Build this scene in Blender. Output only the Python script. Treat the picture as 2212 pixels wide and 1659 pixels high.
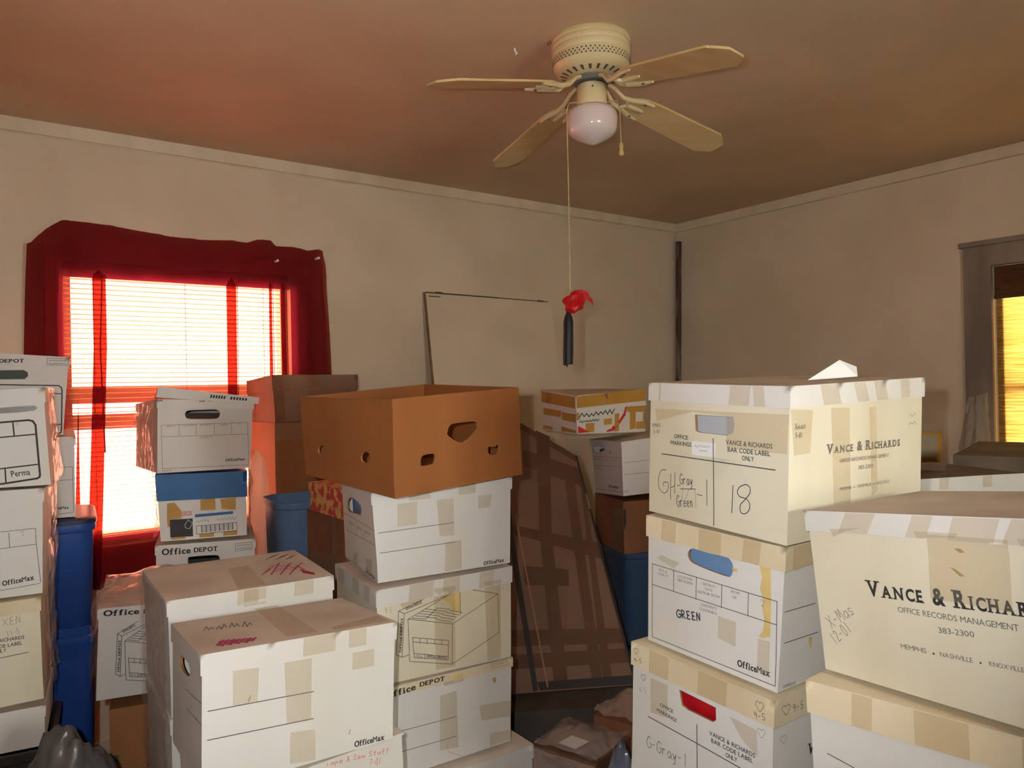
import bpy, bmesh, math, random
from mathutils import Vector, Matrix, noise
from mathutils.geometry import tessellate_polygon
R = math.radians
for o in list(bpy.data.objects): bpy.data.objects.remove(o)
SC = bpy.context.scene; COL = SC.collection
# ---------------------------------------------------------------- camera
cam = bpy.data.cameras.new('camera'); camo = bpy.data.objects.new('camera', cam); COL.objects.link(camo)
cam.sensor_fit = 'HORIZONTAL'; cam.sensor_width = 36.0; cam.lens = 1651.4 * 36.0 / 2212; cam.clip_start = .02
_rows = ((.9997924, .0000696, -.0203757), (-.0203758, .0034131, -.9997866), (0, .9999942, .0034138))   # right, down, forward
camo.matrix_world = Matrix(((_rows[0][0], -_rows[1][0], -_rows[2][0], 0), (_rows[0][1], -_rows[1][1], -_rows[2][1], 0), (_rows[0][2], -_rows[1][2], -_rows[2][2], 1.6), (0, 0, 0, 1)))
SC.camera = camo
SC.view_settings.view_transform = 'Standard'; SC.view_settings.look = 'None'; SC.view_settings.gamma = 1
SC.view_settings.use_curve_mapping = False; SC.view_settings.exposure = 0.12
# ---------------------------------------------------------------- daylight and the camera's own flash
W = bpy.data.worlds.new('world'); SC.world = W; W.use_nodes = True
W.node_tree.nodes['Background'].inputs[0].default_value = (1, .97, .90, 1); W.node_tree.nodes['Background'].inputs[1].default_value = SKY = 32.0
def lamp(name, kind, loc, power, color, **kw):
    l = bpy.data.lights.new(name, kind); l.energy = power; l.color = color
    for k, v in kw.items(): setattr(l, k, v)
    o = bpy.data.objects.new(name, l); COL.objects.link(o); o.location = loc; return o
fl = lamp('camera_flash', 'SPOT', (-.075, .0, 1.64), 66, (.97, .985, 1), spot_size=R(100), spot_blend=.7, shadow_soft_size=.012)
fl.rotation_euler = (R(90), 0, 0)
# ---------------------------------------------------------------- room frame
CO = Vector((1.2063, 5.5138, 0)); DB = Vector((-.8044, -.5940, 0)).normalized(); DR = Vector((.5940, -.8044, 0)).normalized()
def WB(t, z, d=0.0): return CO + DB*t + DR*d + Vector((0, 0, z))
def WR(t, z, d=0.0): return CO + DR*t + DB*d + Vector((0, 0, z))
CEIL = 2.742
CORNERS = {
 'I1': [(0.4515, 1.2716, 1.3246), (0.8004, 1.4984, 1.3329), (0.2677, 1.5505, 1.343), (0.6166, 1.7773, 1.3435), (0.4592, 1.2602, 1.5923), (0.8033, 1.487, 1.6018), (0.2759, 1.5391, 1.6029), (0.6194, 1.7659, 1.6123)],
 'I2': [(0.4426, 1.3048, 1.0661), (0.7685, 1.5487, 1.0626), (0.2606, 1.5524, 1.0821), (0.5813, 1.7963, 1.0788), (0.4563, 1.2921, 1.3187), (0.7767, 1.536, 1.3209), (0.2648, 1.5397, 1.3366), (0.5895, 1.7837, 1.3387)],
 'I3': [(0.4215, 1.3003, 0.7881), (0.7456, 1.5435, 0.7852), (0.2221, 1.5658, 0.806), (0.5467, 1.809, 0.8019), (0.4315, 1.2907, 1.0597), (0.7556, 1.5339, 1.0569), (0.2321, 1.5562, 1.0776), (0.5567, 1.7994, 1.0736)],
 'J1': [(0.6892, 0.8718, 1.16), (0.9686, 1.0372, 1.1625), (0.4846, 1.2184, 1.141), (0.7638, 1.3838, 1.1427), (0.6737, 0.8939, 1.4306), (0.9531, 1.0593, 1.4331), (0.4687, 1.2405, 1.3886), (0.7483, 1.4059, 1.393)],
 'J2': [(0.7128, 0.8736, 0.8752), (0.9617, 1.083, 0.875), (0.4516, 1.1837, 0.8628), (0.7007, 1.3931, 0.8633), (0.7079, 0.8797, 1.1471), (0.9567, 1.0891, 1.1469), (0.4467, 1.1898, 1.1347), (0.6957, 1.3992, 1.1352)],
 'K1': [(0.9936, 1.9747, 1.0664), (1.387, 2.0709, 1.0658), (0.9164, 2.2904, 1.0664), (1.3098, 2.3866, 1.0658), (0.994, 1.9748, 1.3384), (1.3874, 2.071, 1.3378), (0.9168, 2.2905, 1.3384), (1.3102, 2.3867, 1.3378)],
 'G0': [(-0.2858, 1.8302, 1.3379), (0.0246, 2.1342, 1.3548), (-0.5784, 2.1288, 1.3671), (-0.2738, 2.4328, 1.3774), (-0.2859, 1.8158, 1.5763), (0.0178, 2.1198, 1.5985), (-0.5882, 2.1144, 1.5853), (-0.2749, 2.4184, 1.6118)],
 'G1': [(-0.3624, 1.9968, 1.0928), (-0.0119, 2.1809, 1.0977), (-0.5122, 2.2832, 1.1016), (-0.1545, 2.4673, 1.1065), (-0.3732, 1.9844, 1.3351), (-0.0053, 2.1685, 1.3456), (-0.5148, 2.2709, 1.3472), (-0.1571, 2.455, 1.3595)],
 'G2': [(-0.3636, 1.9823, 0.829), (-0.0147, 2.1951, 0.8247), (-0.5328, 2.26, 0.8355), (-0.1826, 2.4728, 0.8311), (-0.3621, 1.975, 1.0793), (-0.0106, 2.1878, 1.0867), (-0.5314, 2.2527, 1.0895), (-0.1811, 2.4655, 1.0936)],
 'G3': [(-0.3541, 1.9862, 0.5766), (-0.02, 2.212, 0.5768), (-0.5353, 2.2551, 0.5765), (-0.2003, 2.4809, 0.5767), (-0.3492, 1.9832, 0.8228), (-0.0134, 2.209, 0.8187), (-0.5304, 2.2521, 0.8293), (-0.1953, 2.478, 0.8255)],
 'G4': [(-0.2932, 1.985, 0.3027), (0.0418, 2.2146, 0.3028), (-0.4773, 2.2536, 0.3026), (-0.1424, 2.4832, 0.3027), (-0.2933, 1.985, 0.5647), (0.0417, 2.2146, 0.5648), (-0.4774, 2.2537, 0.5646), (-0.1426, 2.4832, 0.5647)],
 'D1': [(-0.617, 1.4784, 0.8212), (-0.2767, 1.7057, 0.8207), (-0.7952, 1.7476, 0.8071), (-0.454, 1.975, 0.8183), (-0.6182, 1.4925, 1.0881), (-0.2688, 1.7198, 1.077), (-0.7965, 1.7617, 1.0717), (-0.4552, 1.989, 1.0606)],
 'D2': [(-0.5734, 1.501, 0.5328), (-0.2567, 1.7536, 0.5436), (-0.7757, 1.7551, 0.5296), (-0.4586, 2.0076, 0.5403), (-0.5806, 1.4986, 0.8046), (-0.2639, 1.7512, 0.8155), (-0.7829, 1.7527, 0.8015), (-0.4658, 2.0052, 0.8122)],
 'D0': [(-0.8194, 1.7987, 0.8358), (-0.4778, 2.0185, 0.8357), (-1.013, 2.0842, 0.846), (-0.6633, 2.304, 0.8459), (-0.8193, 1.7903, 1.1131), (-0.4777, 2.0101, 1.113), (-1.0129, 2.0758, 1.1233), (-0.6632, 2.2956, 1.1233)],
 'E1': [(-1.2179, 2.1992, 0.7192), (-0.8487, 2.3595, 0.7156), (-1.3422, 2.4955, 0.7415), (-0.9785, 2.6559, 0.7281), (-1.2001, 2.1927, 0.9865), (-0.8384, 2.3531, 0.9764), (-1.3319, 2.4891, 1.0022), (-0.9682, 2.6494, 0.9888)],
 'C1': [(-1.2291, 2.6309, 1.3258), (-0.9686, 2.819, 1.3205), (-1.4684, 2.9637, 1.3213), (-1.1984, 3.1518, 1.3189), (-1.2286, 2.6435, 1.5804), (-0.9561, 2.8316, 1.5666), (-1.4665, 2.9763, 1.5616), (-1.1964, 3.1644, 1.5529)],
 'C2': [(-1.2378, 2.6635, 1.0843), (-0.9693, 2.7775, 1.0803), (-1.3967, 3.0324, 1.0819), (-1.1213, 3.1463, 1.0778), (-1.2513, 2.6645, 1.3176), (-0.9683, 2.7784, 1.3138), (-1.3972, 3.0334, 1.3136), (-1.1217, 3.1473, 1.3137)],
 'C3': [(-1.2543, 2.6532, 0.8108), (-0.9438, 2.7717, 0.8058), (-1.3986, 3.0314, 0.8077), (-1.0899, 3.1499, 0.8037), (-1.2519, 2.6559, 1.0728), (-0.9414, 2.7744, 1.0678), (-1.3962, 3.0341, 1.0697), (-1.0875, 3.1526, 1.0656)],
 'F1': [(-1.019, 3.2723, 1.5973), (-0.7057, 3.5087, 1.6062), (-1.2336, 3.5553, 1.5834), (-0.9173, 3.7916, 1.5905), (-1.028, 3.2739, 1.6708), (-0.709, 3.5103, 1.67), (-1.2358, 3.5569, 1.6513), (-0.9196, 3.7932, 1.6584)],
 'A1': [(-1.2514, 2.0731, 1.3596), (-1.403, 2.3594, 1.3582), (-1.6076, 1.8828, 1.362), (-1.7601, 2.169, 1.3461), (-1.263, 2.0671, 1.6247), (-1.4163, 2.3534, 1.6219), (-1.6209, 1.8768, 1.6006), (-1.7734, 2.163, 1.5994)],
 'A2': [(-1.2478, 2.0217, 1.0798), (-1.3974, 2.3103, 1.0815), (-1.6071, 1.8354, 1.0776), (-1.7568, 2.124, 1.0693), (-1.2499, 2.0337, 1.356), (-1.3999, 2.3223, 1.3379), (-1.6095, 1.8475, 1.3565), (-1.7593, 2.1361, 1.3427)],
 'A3': [(-1.2423, 2.0108, 0.8057), (-1.3929, 2.2984, 0.8033), (-1.5983, 1.8216, 0.7895), (-1.7505, 2.1091, 0.7905), (-1.2467, 2.0061, 1.0732), (-1.4001, 2.2936, 1.0754), (-1.6055, 1.8168, 1.0617), (-1.7577, 2.1043, 1.0626)],
 'B1': [(-1.5354, 2.617, 1.4664), (-1.7387, 2.9654, 1.4755), (-1.8118, 2.453, 1.4842), (-2.0176, 2.8014, 1.4773), (-1.5192, 2.6331, 1.7317), (-1.7274, 2.9815, 1.7193), (-1.8005, 2.4691, 1.753), (-2.0063, 2.8175, 1.7408)],
 'B2': [(-1.5028, 2.6259, 1.1842), (-1.709, 2.975, 1.1947), (-1.7839, 2.4606, 1.1874), (-1.9896, 2.8097, 1.1967), (-1.4991, 2.6213, 1.46), (-1.7044, 2.9705, 1.4689), (-1.7793, 2.456, 1.4616), (-1.9849, 2.8052, 1.4709)],
 'H1': [(0.2896, 3.447, 1.3794), (0.6297, 3.6132, 1.3742), (0.1389, 3.7446, 1.3859), (0.4843, 3.9108, 1.3808), (0.2865, 3.4417, 1.5528), (0.6307, 3.6079, 1.5721), (0.1398, 3.7392, 1.5839), (0.4852, 3.9055, 1.5788)],
 'H2': [(0.4825, 3.3921, 1.1038), (0.8693, 3.5241, 1.1187), (0.3893, 3.693, 1.0804), (0.765, 3.825, 1.1126), (0.4784, 3.3915, 1.3441), (0.8524, 3.5235, 1.3778), (0.3724, 3.6924, 1.3396), (0.748, 3.8244, 1.3717)],
}
PRINTS = {
 'I1': [
  ('L','hole',[(0.1215,0.2094),(0.2127,0.2108),(0.2159,0.1974),(0.2134,0.1821),(0.1999,0.1759),(0.1361,0.1758),(0.1244,0.1783)]),
  ('L','tx','OFFICE','sans','ink',(0.0703,0.1595),(0.1062,0.1595),0.0078),
  ('L','tx','MARKINGS','sans','ink',(0.0615,0.1458),(0.1156,0.1466),0.0079),
  ('L','tx','VANCE & RICHARDS','sans','ink',(0.1978,0.1596),(0.2985,0.1613),0.0084),
  ('L','tx','BAR CODE LABEL','sans','ink',(0.2023,0.1467),(0.2938,0.1482),0.0084),
  ('L','tx','ONLY','sans','ink',(0.2346,0.1346),(0.2604,0.1353),0.0082),
  ('L','ln',0.0017,'ink',[(0.0373,0.1242),(0.3047,0.1256)]),
  ('L','ln',0.0017,'ink',[(0.1679,0.1673),(0.1736,0.004)]),
  ('L','pg','label',[(0.1153,0.1576),(0.1742,0.159),(0.1732,0.132),(0.1167,0.1312)]),
  ('L','ln',0.0007,'pen2',[(0.1217,0.1474),(0.1249,0.1507),(0.1284,0.147),(0.1316,0.1505),(0.135,0.1477),(0.1382,0.1526),(0.1416,0.1484),(0.1448,0.1509),(0.1481,0.1489),(0.1512,0.1529),(0.1546,0.149),(0.1577,0.153),(0.161,0.1494)]),
  ('L','ln',0.0007,'pen2',[(0.1353,0.14),(0.1377,0.1427),(0.1402,0.1399),(0.1425,0.1429),(0.1449,0.1402),(0.1472,0.1427),(0.1497,0.141),(0.1519,0.144),(0.1544,0.1414)]),
  ('L','ln',0.0013,'pen',[(0.0504,0.0925),(0.0374,0.09),(0.0298,0.0733),(0.0315,0.0535),(0.0446,0.0441),(0.0554,0.0528),(0.0558,0.067),(0.044,0.0662),(0.045,0.0583)]),
  ('L','ln',0.0013,'pen',[(0.063,0.0863),(0.0632,0.0343)]),
  ('L','ln',0.0013,'pen',[(0.0737,0.0905),(0.074,0.0487)]),
  ('L','ln',0.0013,'pen',[(0.0638,0.0583),(0.0736,0.064)]),
  ('L','ln',0.0013,'pen',[(0.0808,0.065),(0.0883,0.0675)]),
  ('L','hw','Gray',0.0013,'pen',(0.0871,0.0695),(0.1212,0.0717),0.0207),
  ('L','ln',0.0013,'pen',[(0.0885,0.0598),(0.1267,0.0655)]),
  ('L','hw','Green',0.0013,'pen',(0.0808,0.0233),(0.1234,0.0294),0.0222),
  ('L','ln',0.0013,'pen',[(0.1305,0.0562),(0.1439,0.0556)]),
  ('L','ln',0.0013,'pen',[(0.1541,0.0877),(0.156,0.039)]),
  ('L','ln',0.0006,'pen',[(0.0947,0.0657),(0.0928,0.0378)]),
  ('L','ln',0.0006,'pen',[(0.1106,0.0626),(0.102,0.0407)]),
  ('L','ln',0.0006,'pen',[(0.126,0.0644),(0.1294,0.0283)]),
  ('L','ln',0.0016,'pen',[(0.2156,0.0861),(0.2141,0.0355)]),
  ('L','ln',0.0016,'pen',[(0.2518,0.0889),(0.2442,0.092),(0.2306,0.0857),(0.2256,0.0762),(0.2311,0.0682),(0.2449,0.0667),(0.2526,0.0593),(0.2514,0.0468),(0.2426,0.039),(0.2334,0.041),(0.233,0.0535),(0.2419,0.0637),(0.2522,0.0766),(0.2534,0.0854),(0.2518,0.0889)]),
  ('L','hw','XMAS',0.0008,'pen',(0.0095,0.1772),(0.0342,0.1789),0.0069),
  ('L','hw','5-01',0.0008,'pen',(0.014,0.1642),(0.0326,0.1657),0.0075),
  ('L','tape',[(0.0179,0.2157),(0.3302,0.2215),(0.3279,0.1549),(0.2005,0.1535),(0.1974,0.2115),(0.1156,0.215),(0.0227,0.1902)]),
  ('R','tx','VANCE & RICHARDS','cap','ink2',(0.1068,0.1469),(0.3338,0.1425),0.0166),
  ('R','tx','OFFICE RECORDS MANAGEMENT','thin','ink2',(0.1438,0.128),(0.2978,0.1245),0.0064),
  ('R','tx','383-2300','thin','ink2',(0.2002,0.1101),(0.247,0.1089),0.007),
  ('R','tx','MEMPHIS','thin','ink2',(0.1454,0.0781),(0.1799,0.0775),0.0054),
  ('R','tx','NASHVILLE','thin','ink2',(0.1999,0.0773),(0.2403,0.0765),0.0055),
  ('R','tx','KNOXVILLE','thin','ink2',(0.2603,0.0764),(0.299,0.076),0.0057),
  ('R','tx','.','slab','ink2',(0.1879,0.0789),(0.1913,0.0787),0.0055),
  ('R','tx','.','slab','ink2',(0.2478,0.0783),(0.2514,0.0781),0.0056),
  ('R','hw','Xmas',0.001,'pen',(0.0163,0.1952),(0.0476,0.1961),0.0099),
  ('R','hw','5-01',0.001,'pen',(0.0183,0.1814),(0.0379,0.1811),0.0082),
  ('R','ln',0.001,'pen2',[(0.3638,0.1956),(0.3698,0.2005),(0.3761,0.1946),(0.382,0.2021),(0.3883,0.1966)]),
  ('R','ln',0.001,'pen2',[(0.3627,0.1796),(0.3696,0.1848),(0.3766,0.1802),(0.3835,0.1855),(0.3907,0.1791)]),
  ('R','tape',[(0.004,0.2301),(0.064,0.2255),(0.0587,0.1529),(0.0153,0.1518)]),
  ('R','tape',[(0.1155,0.2264),(0.1692,0.2235),(0.1786,0.0509),(0.1291,0.0519)]),
  ('R','tape',[(0.2297,0.2203),(0.252,0.2217),(0.2607,0.0641),(0.2431,0.0559)]),
 ],
 'I2': [
  ('L','hole',[(0.1085,0.2103),(0.1314,0.2155),(0.159,0.2153),(0.1891,0.2142),(0.2025,0.2039),(0.204,0.1919),(0.2008,0.1808),(0.1905,0.1774),(0.1533,0.1793),(0.1163,0.184),(0.1053,0.1901),(0.1022,0.1995)]),
  ('L','ln',0.0012,'ink',[(0.0147,0.1596),(0.2966,0.1588),(0.3022,0.0107),(0.0151,0.0097),(0.0147,0.1596)]),
  ('L','ln',0.0012,'ink',[(0.0142,0.1174),(0.2979,0.1177)]),
  ('L','ln',0.0012,'ink',[(0.0695,0.1593),(0.0695,0.1174)]),
  ('L','ln',0.0012,'ink',[(0.1241,0.1585),(0.1241,0.1164)]),
  ('L','ln',0.0012,'ink',[(0.1819,0.1583),(0.1827,0.1163)]),
  ('L','ln',0.0012,'ink',[(0.2388,0.158),(0.2399,0.1172)]),
  ('L','tx','BOX #','thin','ink2',(0.0328,0.1496),(0.0524,0.1498),0.0051),
  ('L','tx','CAJA N','thin','ink2',(0.0293,0.1411),(0.0548,0.1419),0.0052),
  ('L','tx','LOCATION','thin','ink2',(0.0796,0.1481),(0.1142,0.1497),0.005),
  ('L','tx','UBICACION','thin','ink2',(0.0786,0.1407),(0.1155,0.1418),0.005),
  ('L','tx','DESTROY','thin','ink2',(0.1386,0.1483),(0.168,0.1491),0.0049),
  ('L','tx','DATE','thin','ink2',(0.1451,0.1403),(0.1614,0.1403),0.0048),
  ('L','tx','DESTRUIR FECHA','thin','ink2',(0.1277,0.1305),(0.1787,0.1327),0.0049),
  ('L','tx','FROM','thin','ink2',(0.202,0.1502),(0.2201,0.1503),0.0047),
  ('L','tx','DE','thin','ink2',(0.2066,0.1412),(0.2147,0.1412),0.0046),
  ('L','tx','TO','thin','ink2',(0.2638,0.15),(0.2725,0.15),0.0045),
  ('L','tx','A','thin','ink2',(0.2666,0.142),(0.2708,0.1418),0.0044),
  ('L','tx','CONTENTS','thin','ink2',(0.1355,0.107),(0.1721,0.109),0.0049),
  ('L','tx','CONTENIDO','thin','ink2',(0.1329,0.0983),(0.1741,0.0995),0.005),
  ('L','hw','GREEN',0.0024,'pen',(0.0784,0.0685),(0.1388,0.078),0.0145),
  ('L','tx','OfficeMax','slab','ink',(0.2229,0.0197),(0.2913,0.0232),0.0118),
  ('L','tx','OM99233','thin','ink2',(0.0144,0.004),(0.0498,0.004),0.0),
  ('R','ln',0.0012,'ink',[(0.0096,0.1416),(0.1036,0.1393)]),
  ('R','ln',0.0012,'ink',[(0.014,0.0859),(0.1174,0.0838)]),
  ('R','tx','OM99233','thin','ink2',(0.017,0.0051),(0.0544,0.004),0.0053),
  ('L','pg','stain',[(0.2583,0.2128),(0.2804,0.2154),(0.285,0.1564),(0.2868,0.0928),(0.2735,0.0869),(0.2629,0.0852),(0.2714,0.0988),(0.2735,0.1184),(0.2678,0.141),(0.2697,0.1522),(0.2617,0.174),(0.2653,0.1934)]),
  ('L','pg','stain',[(0.2028,0.1971),(0.2141,0.1965),(0.2133,0.1909),(0.2047,0.1899)]),
  ('R','pg','stain',[(0.0878,0.0804),(0.0999,0.0793),(0.0991,0.0591),(0.0928,0.0605)]),
  ('L','tape',[(0.0285,0.1743),(0.0375,0.1829),(0.0835,0.1778),(0.0706,0.1637)]),
  ('L','tape',[(0.263,0.0825),(0.2872,0.0848),(0.2889,0.0223),(0.2641,0.0273)]),
  ('L','tape',[(0.1765,0.0994),(0.2164,0.0985),(0.2166,0.0533),(0.1779,0.058)]),
 ],
 'I3': [
  ('L','hole',[(0.1238,0.2165),(0.2093,0.2138),(0.2106,0.1913),(0.2034,0.1848),(0.1456,0.1851),(0.1309,0.1887)]),
  ('L','tx','OFFICE','sans','ink',(0.0766,0.1665),(0.11,0.1646),0.0071),
  ('L','tx','MARKINGS','sans','ink',(0.0692,0.1532),(0.1191,0.1506),0.0071),
  ('L','tx','VANCE & RICHARDS','sans','ink',(0.1967,0.1586),(0.2949,0.1582),0.0078),
  ('L','tx','BAR CODE LABEL','sans','ink',(0.2012,0.1465),(0.2907,0.147),0.0077),
  ('L','tx','ONLY','sans','ink',(0.2333,0.134),(0.2585,0.1347),0.0076),
  ('L','ln',0.0017,'ink',[(0.0466,0.1338),(0.1687,0.1306),(0.2658,0.1271)]),
  ('L','ln',0.0017,'ink',[(0.1676,0.1657),(0.1703,0.0772)]),
  ('L','hw','G-Gray-1',0.0011,'pen',(0.0436,0.0717),(0.1489,0.0761),0.0226),
  ('L','ln',0.0008,'pen',[(0.0146,0.2596),(0.0114,0.2613),(0.0085,0.2586),(0.0097,0.2554),(0.0149,0.2505),(0.0193,0.2557),(0.021,0.2595),(0.0178,0.2619),(0.0146,0.2596)]),
  ('L','hw','9-5',0.0009,'pen',(0.01,0.2322),(0.0318,0.2374),0.0086),
  ('L','ln',0.0008,'pen',[(0.3042,0.2585),(0.2999,0.2611),(0.2961,0.2571),(0.2978,0.252),(0.3046,0.2445),(0.3103,0.2525),(0.3125,0.2584),(0.3083,0.2621),(0.3042,0.2585)]),
  ('L','hw','9-5',0.0009,'pen',(0.2936,0.2295),(0.3175,0.2337),0.0104),
  ('R','ln',0.0008,'pen',[(0.0333,0.2552),(0.027,0.2589),(0.0214,0.2557),(0.0239,0.2503),(0.034,0.2409),(0.0425,0.2476),(0.0458,0.2531),(0.0393,0.2579),(0.0333,0.2552)]),
  ('R','hw','9-5',0.0009,'pen',(0.0518,0.2398),(0.0859,0.24),0.0134),
  ('L','ln',0.0008,'pen',[(0.0321,0.2113),(0.0286,0.213),(0.0255,0.2101),(0.0269,0.2066),(0.0324,0.2015),(0.0372,0.2072),(0.039,0.2114),(0.0355,0.2139),(0.0321,0.2113)]),
  ('L','hw','4-5',0.0007,'pen2',(0.023,0.1737),(0.0416,0.179),0.0109),
  ('L','ln',0.0008,'pen2',[(0.3063,0.2111),(0.3024,0.2134),(0.299,0.2096),(0.3005,0.2051),(0.3066,0.1986),(0.3118,0.2059),(0.3138,0.2113),(0.3099,0.2145),(0.3063,0.2111)]),
  ('R','ln',0.0008,'pen2',[(0.0323,0.2016),(0.0273,0.2047),(0.0228,0.2023),(0.0248,0.1978),(0.0329,0.1902),(0.0397,0.1953),(0.0423,0.1997),(0.0372,0.2036),(0.0323,0.2016)]),
  ('R','tx','VANCE & RICHARDS','cap','ink',(0.1078,0.1484),(0.3657,0.1162),0.0192),
  ('L','tape',[(0.0515,0.2144),(0.0964,0.2154),(0.0964,0.1504),(0.0535,0.1456)]),
  ('L','tape',[(0.2408,0.2106),(0.2973,0.2085),(0.3002,0.1624),(0.2673,0.1802)]),
 ],
 'J1': [
  ('L','tx','VANCE & RICHARDS','cap','ink',(0.0969,0.135),(0.3528,0.1424),0.023),
  ('L','tx','OFFICE RECORDS MANAGEMENT','thin','ink2',(0.1423,0.1175),(0.306,0.1217),0.0079),
  ('L','tx','383-2300','thin','ink2',(0.1997,0.0992),(0.2486,0.1028),0.0076),
  ('L','tx','MEMPHIS','thin','ink2',(0.14,0.0647),(0.1783,0.0663),0.0067),
  ('L','tx','NASHVILLE','thin','ink2',(0.1978,0.0667),(0.242,0.0683),0.0063),
  ('L','tx','KNOXVILLE','thin','ink2',(0.2631,0.0696),(0.3056,0.0714),0.0059),
  ('L','tx','.','slab','ink',(0.1872,0.0674),(0.1899,0.0674),0.0117),
  ('L','tx','.','slab','ink',(0.251,0.0699),(0.2533,0.0699),0.0109),
  ('L','hw','X-Mas',0.0012,'pen2',(0.0241,0.0697),(0.0711,0.1041),0.0188),
  ('L','hw','12-01',0.0012,'pen2',(0.0274,0.0448),(0.0623,0.0746),0.017),
  ('L','pg','stain2',[(0.2355,0.2179),(0.2439,0.2185),(0.2501,0.2141),(0.2431,0.2124)]),
  ('L','pg','stain2',[(0.2265,0.1922),(0.2333,0.1907),(0.2459,0.1819),(0.239,0.1811)]),
  ('L','tape',[(0.0461,0.2334),(0.1044,0.2388),(0.0734,0.2315),(0.0482,0.2203)]),
  ('L','tape',[(0.1845,0.2387),(0.2452,0.2391),(0.2417,0.2334),(0.1869,0.2287)]),
  ('L','tape',[(0.2015,0.2353),(0.3075,0.2348),(0.3049,0.195),(0.3009,0.1436),(0.1941,0.146)]),
  ('L','tape',[(0.3195,0.2368),(0.3355,0.2365),(0.3345,0.2278),(0.3231,0.2282)]),
 ],
 'J2': [
  ('L','ln',0.0013,'ink',[(0.0282,0.1676),(0.0693,0.1589)]),
 ],
 'G0': [
  ('L','hole',[(0.1152,0.0876),(0.1122,0.0814),(0.1053,0.076),(0.0962,0.0729),(0.0868,0.0726),(0.0793,0.0754),(0.0756,0.0805),(0.0765,0.0869),(0.0818,0.0929),(0.0902,0.0972),(0.0997,0.0988),(0.1082,0.0974),(0.1138,0.0934)]),
  ('L','hole',[(0.3253,0.0895),(0.3224,0.0826),(0.3153,0.0767),(0.3056,0.0731),(0.2953,0.0727),(0.287,0.0756),(0.2827,0.0813),(0.2832,0.0883),(0.2886,0.095),(0.2975,0.0998),(0.3078,0.1017),(0.3171,0.1003),(0.3234,0.0959)]),
  ('R','hole',[(0.1687,0.1433),(0.1773,0.1571),(0.1963,0.1609),(0.2612,0.1599),(0.2715,0.1493),(0.2662,0.1355),(0.2173,0.1097),(0.1713,0.1309)]),
  ('R','hole',[(0.0807,0.0745),(0.0844,0.0892),(0.0947,0.093),(0.1192,0.0929),(0.1262,0.0877),(0.1252,0.0759),(0.118,0.0672),(0.0847,0.0666)]),
  ('R','hole',[(0.3074,0.0827),(0.3118,0.0895),(0.3243,0.0863),(0.3287,0.0912),(0.3319,0.0854),(0.3426,0.0926),(0.3498,0.0853),(0.348,0.0727),(0.3384,0.0666),(0.323,0.0658),(0.3093,0.0717)]),
  ('R','ln',0.0012,'crease',[(0.0065,0.0411),(0.0824,0.0642)]),
  ('R','ln',0.0012,'crease',[(0.1193,0.0936),(0.1666,0.1296)]),
 ],
 'G1': [
  ('R','ln',0.0014,'ink',[(0.0132,0.1346),(0.2258,0.1366)]),
  ('R','ln',0.0014,'ink',[(0.013,0.0798),(0.2263,0.0818)]),
  ('R','tx','OfficeMax','slab','ink',(0.315,0.0046),(0.3811,0.0062),0.0107),
  ('R','tx','OM99233','thin','ink2',(0.011,0.004),(0.0476,0.004),0.0),
  ('L','hole',[(0.1054,0.1965),(0.1651,0.196),(0.2026,0.1879),(0.1976,0.1645),(0.1648,0.1587),(0.0743,0.1508),(0.0529,0.1597),(0.0642,0.181)]),
  ('L','ln',0.0012,'ink',[(0.01,0.1351),(0.3179,0.143)]),
  ('L','ln',0.0012,'ink',[(0.0256,0.088),(0.3179,0.1009)]),
  ('L','ln',0.0012,'ink',[(0.0061,0.004),(0.3143,0.004)]),
  ('L','ln',0.001,'ink',[(0.1464,0.139),(0.1447,0.0947)]),
  ('L','ln',0.001,'ink',[(0.2176,0.1401),(0.2149,0.0967)]),
  ('L','tx','OfficeMax','slab','ink',(0.2129,0.004),(0.2961,0.004),0.0087),
  ('L','tx','BOX #','thin','ink2',(0.0675,0.1122),(0.1198,0.1147),0.0077),
  ('L','tx','BOX #','thin','ink2',(0.1488,0.1153),(0.1988,0.1177),0.0075),
  ('L','tx','BOX #','thin','ink2',(0.2266,0.1183),(0.2744,0.1205),0.0073),
  ('R','tape',[(0.0695,0.2075),(0.1234,0.207),(0.1203,0.1457),(0.0656,0.1449)]),
  ('R','tape',[(0.1784,0.2047),(0.2266,0.2051),(0.2256,0.1015),(0.1826,0.1032)]),
  ('R','tape',[(0.1983,0.0855),(0.246,0.0851),(0.2457,0.004),(0.195,0.004)]),
  ('R','tape',[(0.3004,0.2028),(0.3424,0.2022),(0.3358,0.1682),(0.2999,0.1665)]),
  ('L','tape',[(0.0965,0.0309),(0.1414,0.0439),(0.1303,0.004),(0.0883,0.004)]),
  ('L','tape',[(0.2236,0.0459),(0.2777,0.0536),(0.2675,0.0122),(0.2157,0.0116)]),
 ],
 'G2': [
  ('R','ln',0.0014,'ink',[(0.0633,0.1904),(0.0787,0.1801),(0.0708,0.0642),(0.0546,0.0743),(0.0633,0.1904)]),
  ('R','ln',0.0014,'ink',[(0.0633,0.1904),(0.1394,0.2116)]),
  ('R','ln',0.0014,'ink',[(0.0787,0.1801),(0.2073,0.2085)]),
  ('R','ln',0.0014,'ink',[(0.0708,0.0642),(0.0897,0.0674)]),
  ('R','ln',0.0014,'ink',[(0.0894,0.1637),(0.2193,0.1269),(0.2171,0.0165),(0.0917,0.0491),(0.0894,0.1637)]),
  ('R','ln',0.0014,'ink',[(0.2193,0.1269),(0.3632,0.1852),(0.3663,0.0763),(0.2171,0.0165)]),
  ('R','ln',0.0014,'ink',[(0.0894,0.1637),(0.2216,0.2134)]),
  ('R','ln',0.0014,'ink',[(0.3632,0.1852),(0.2726,0.2135)]),
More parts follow.
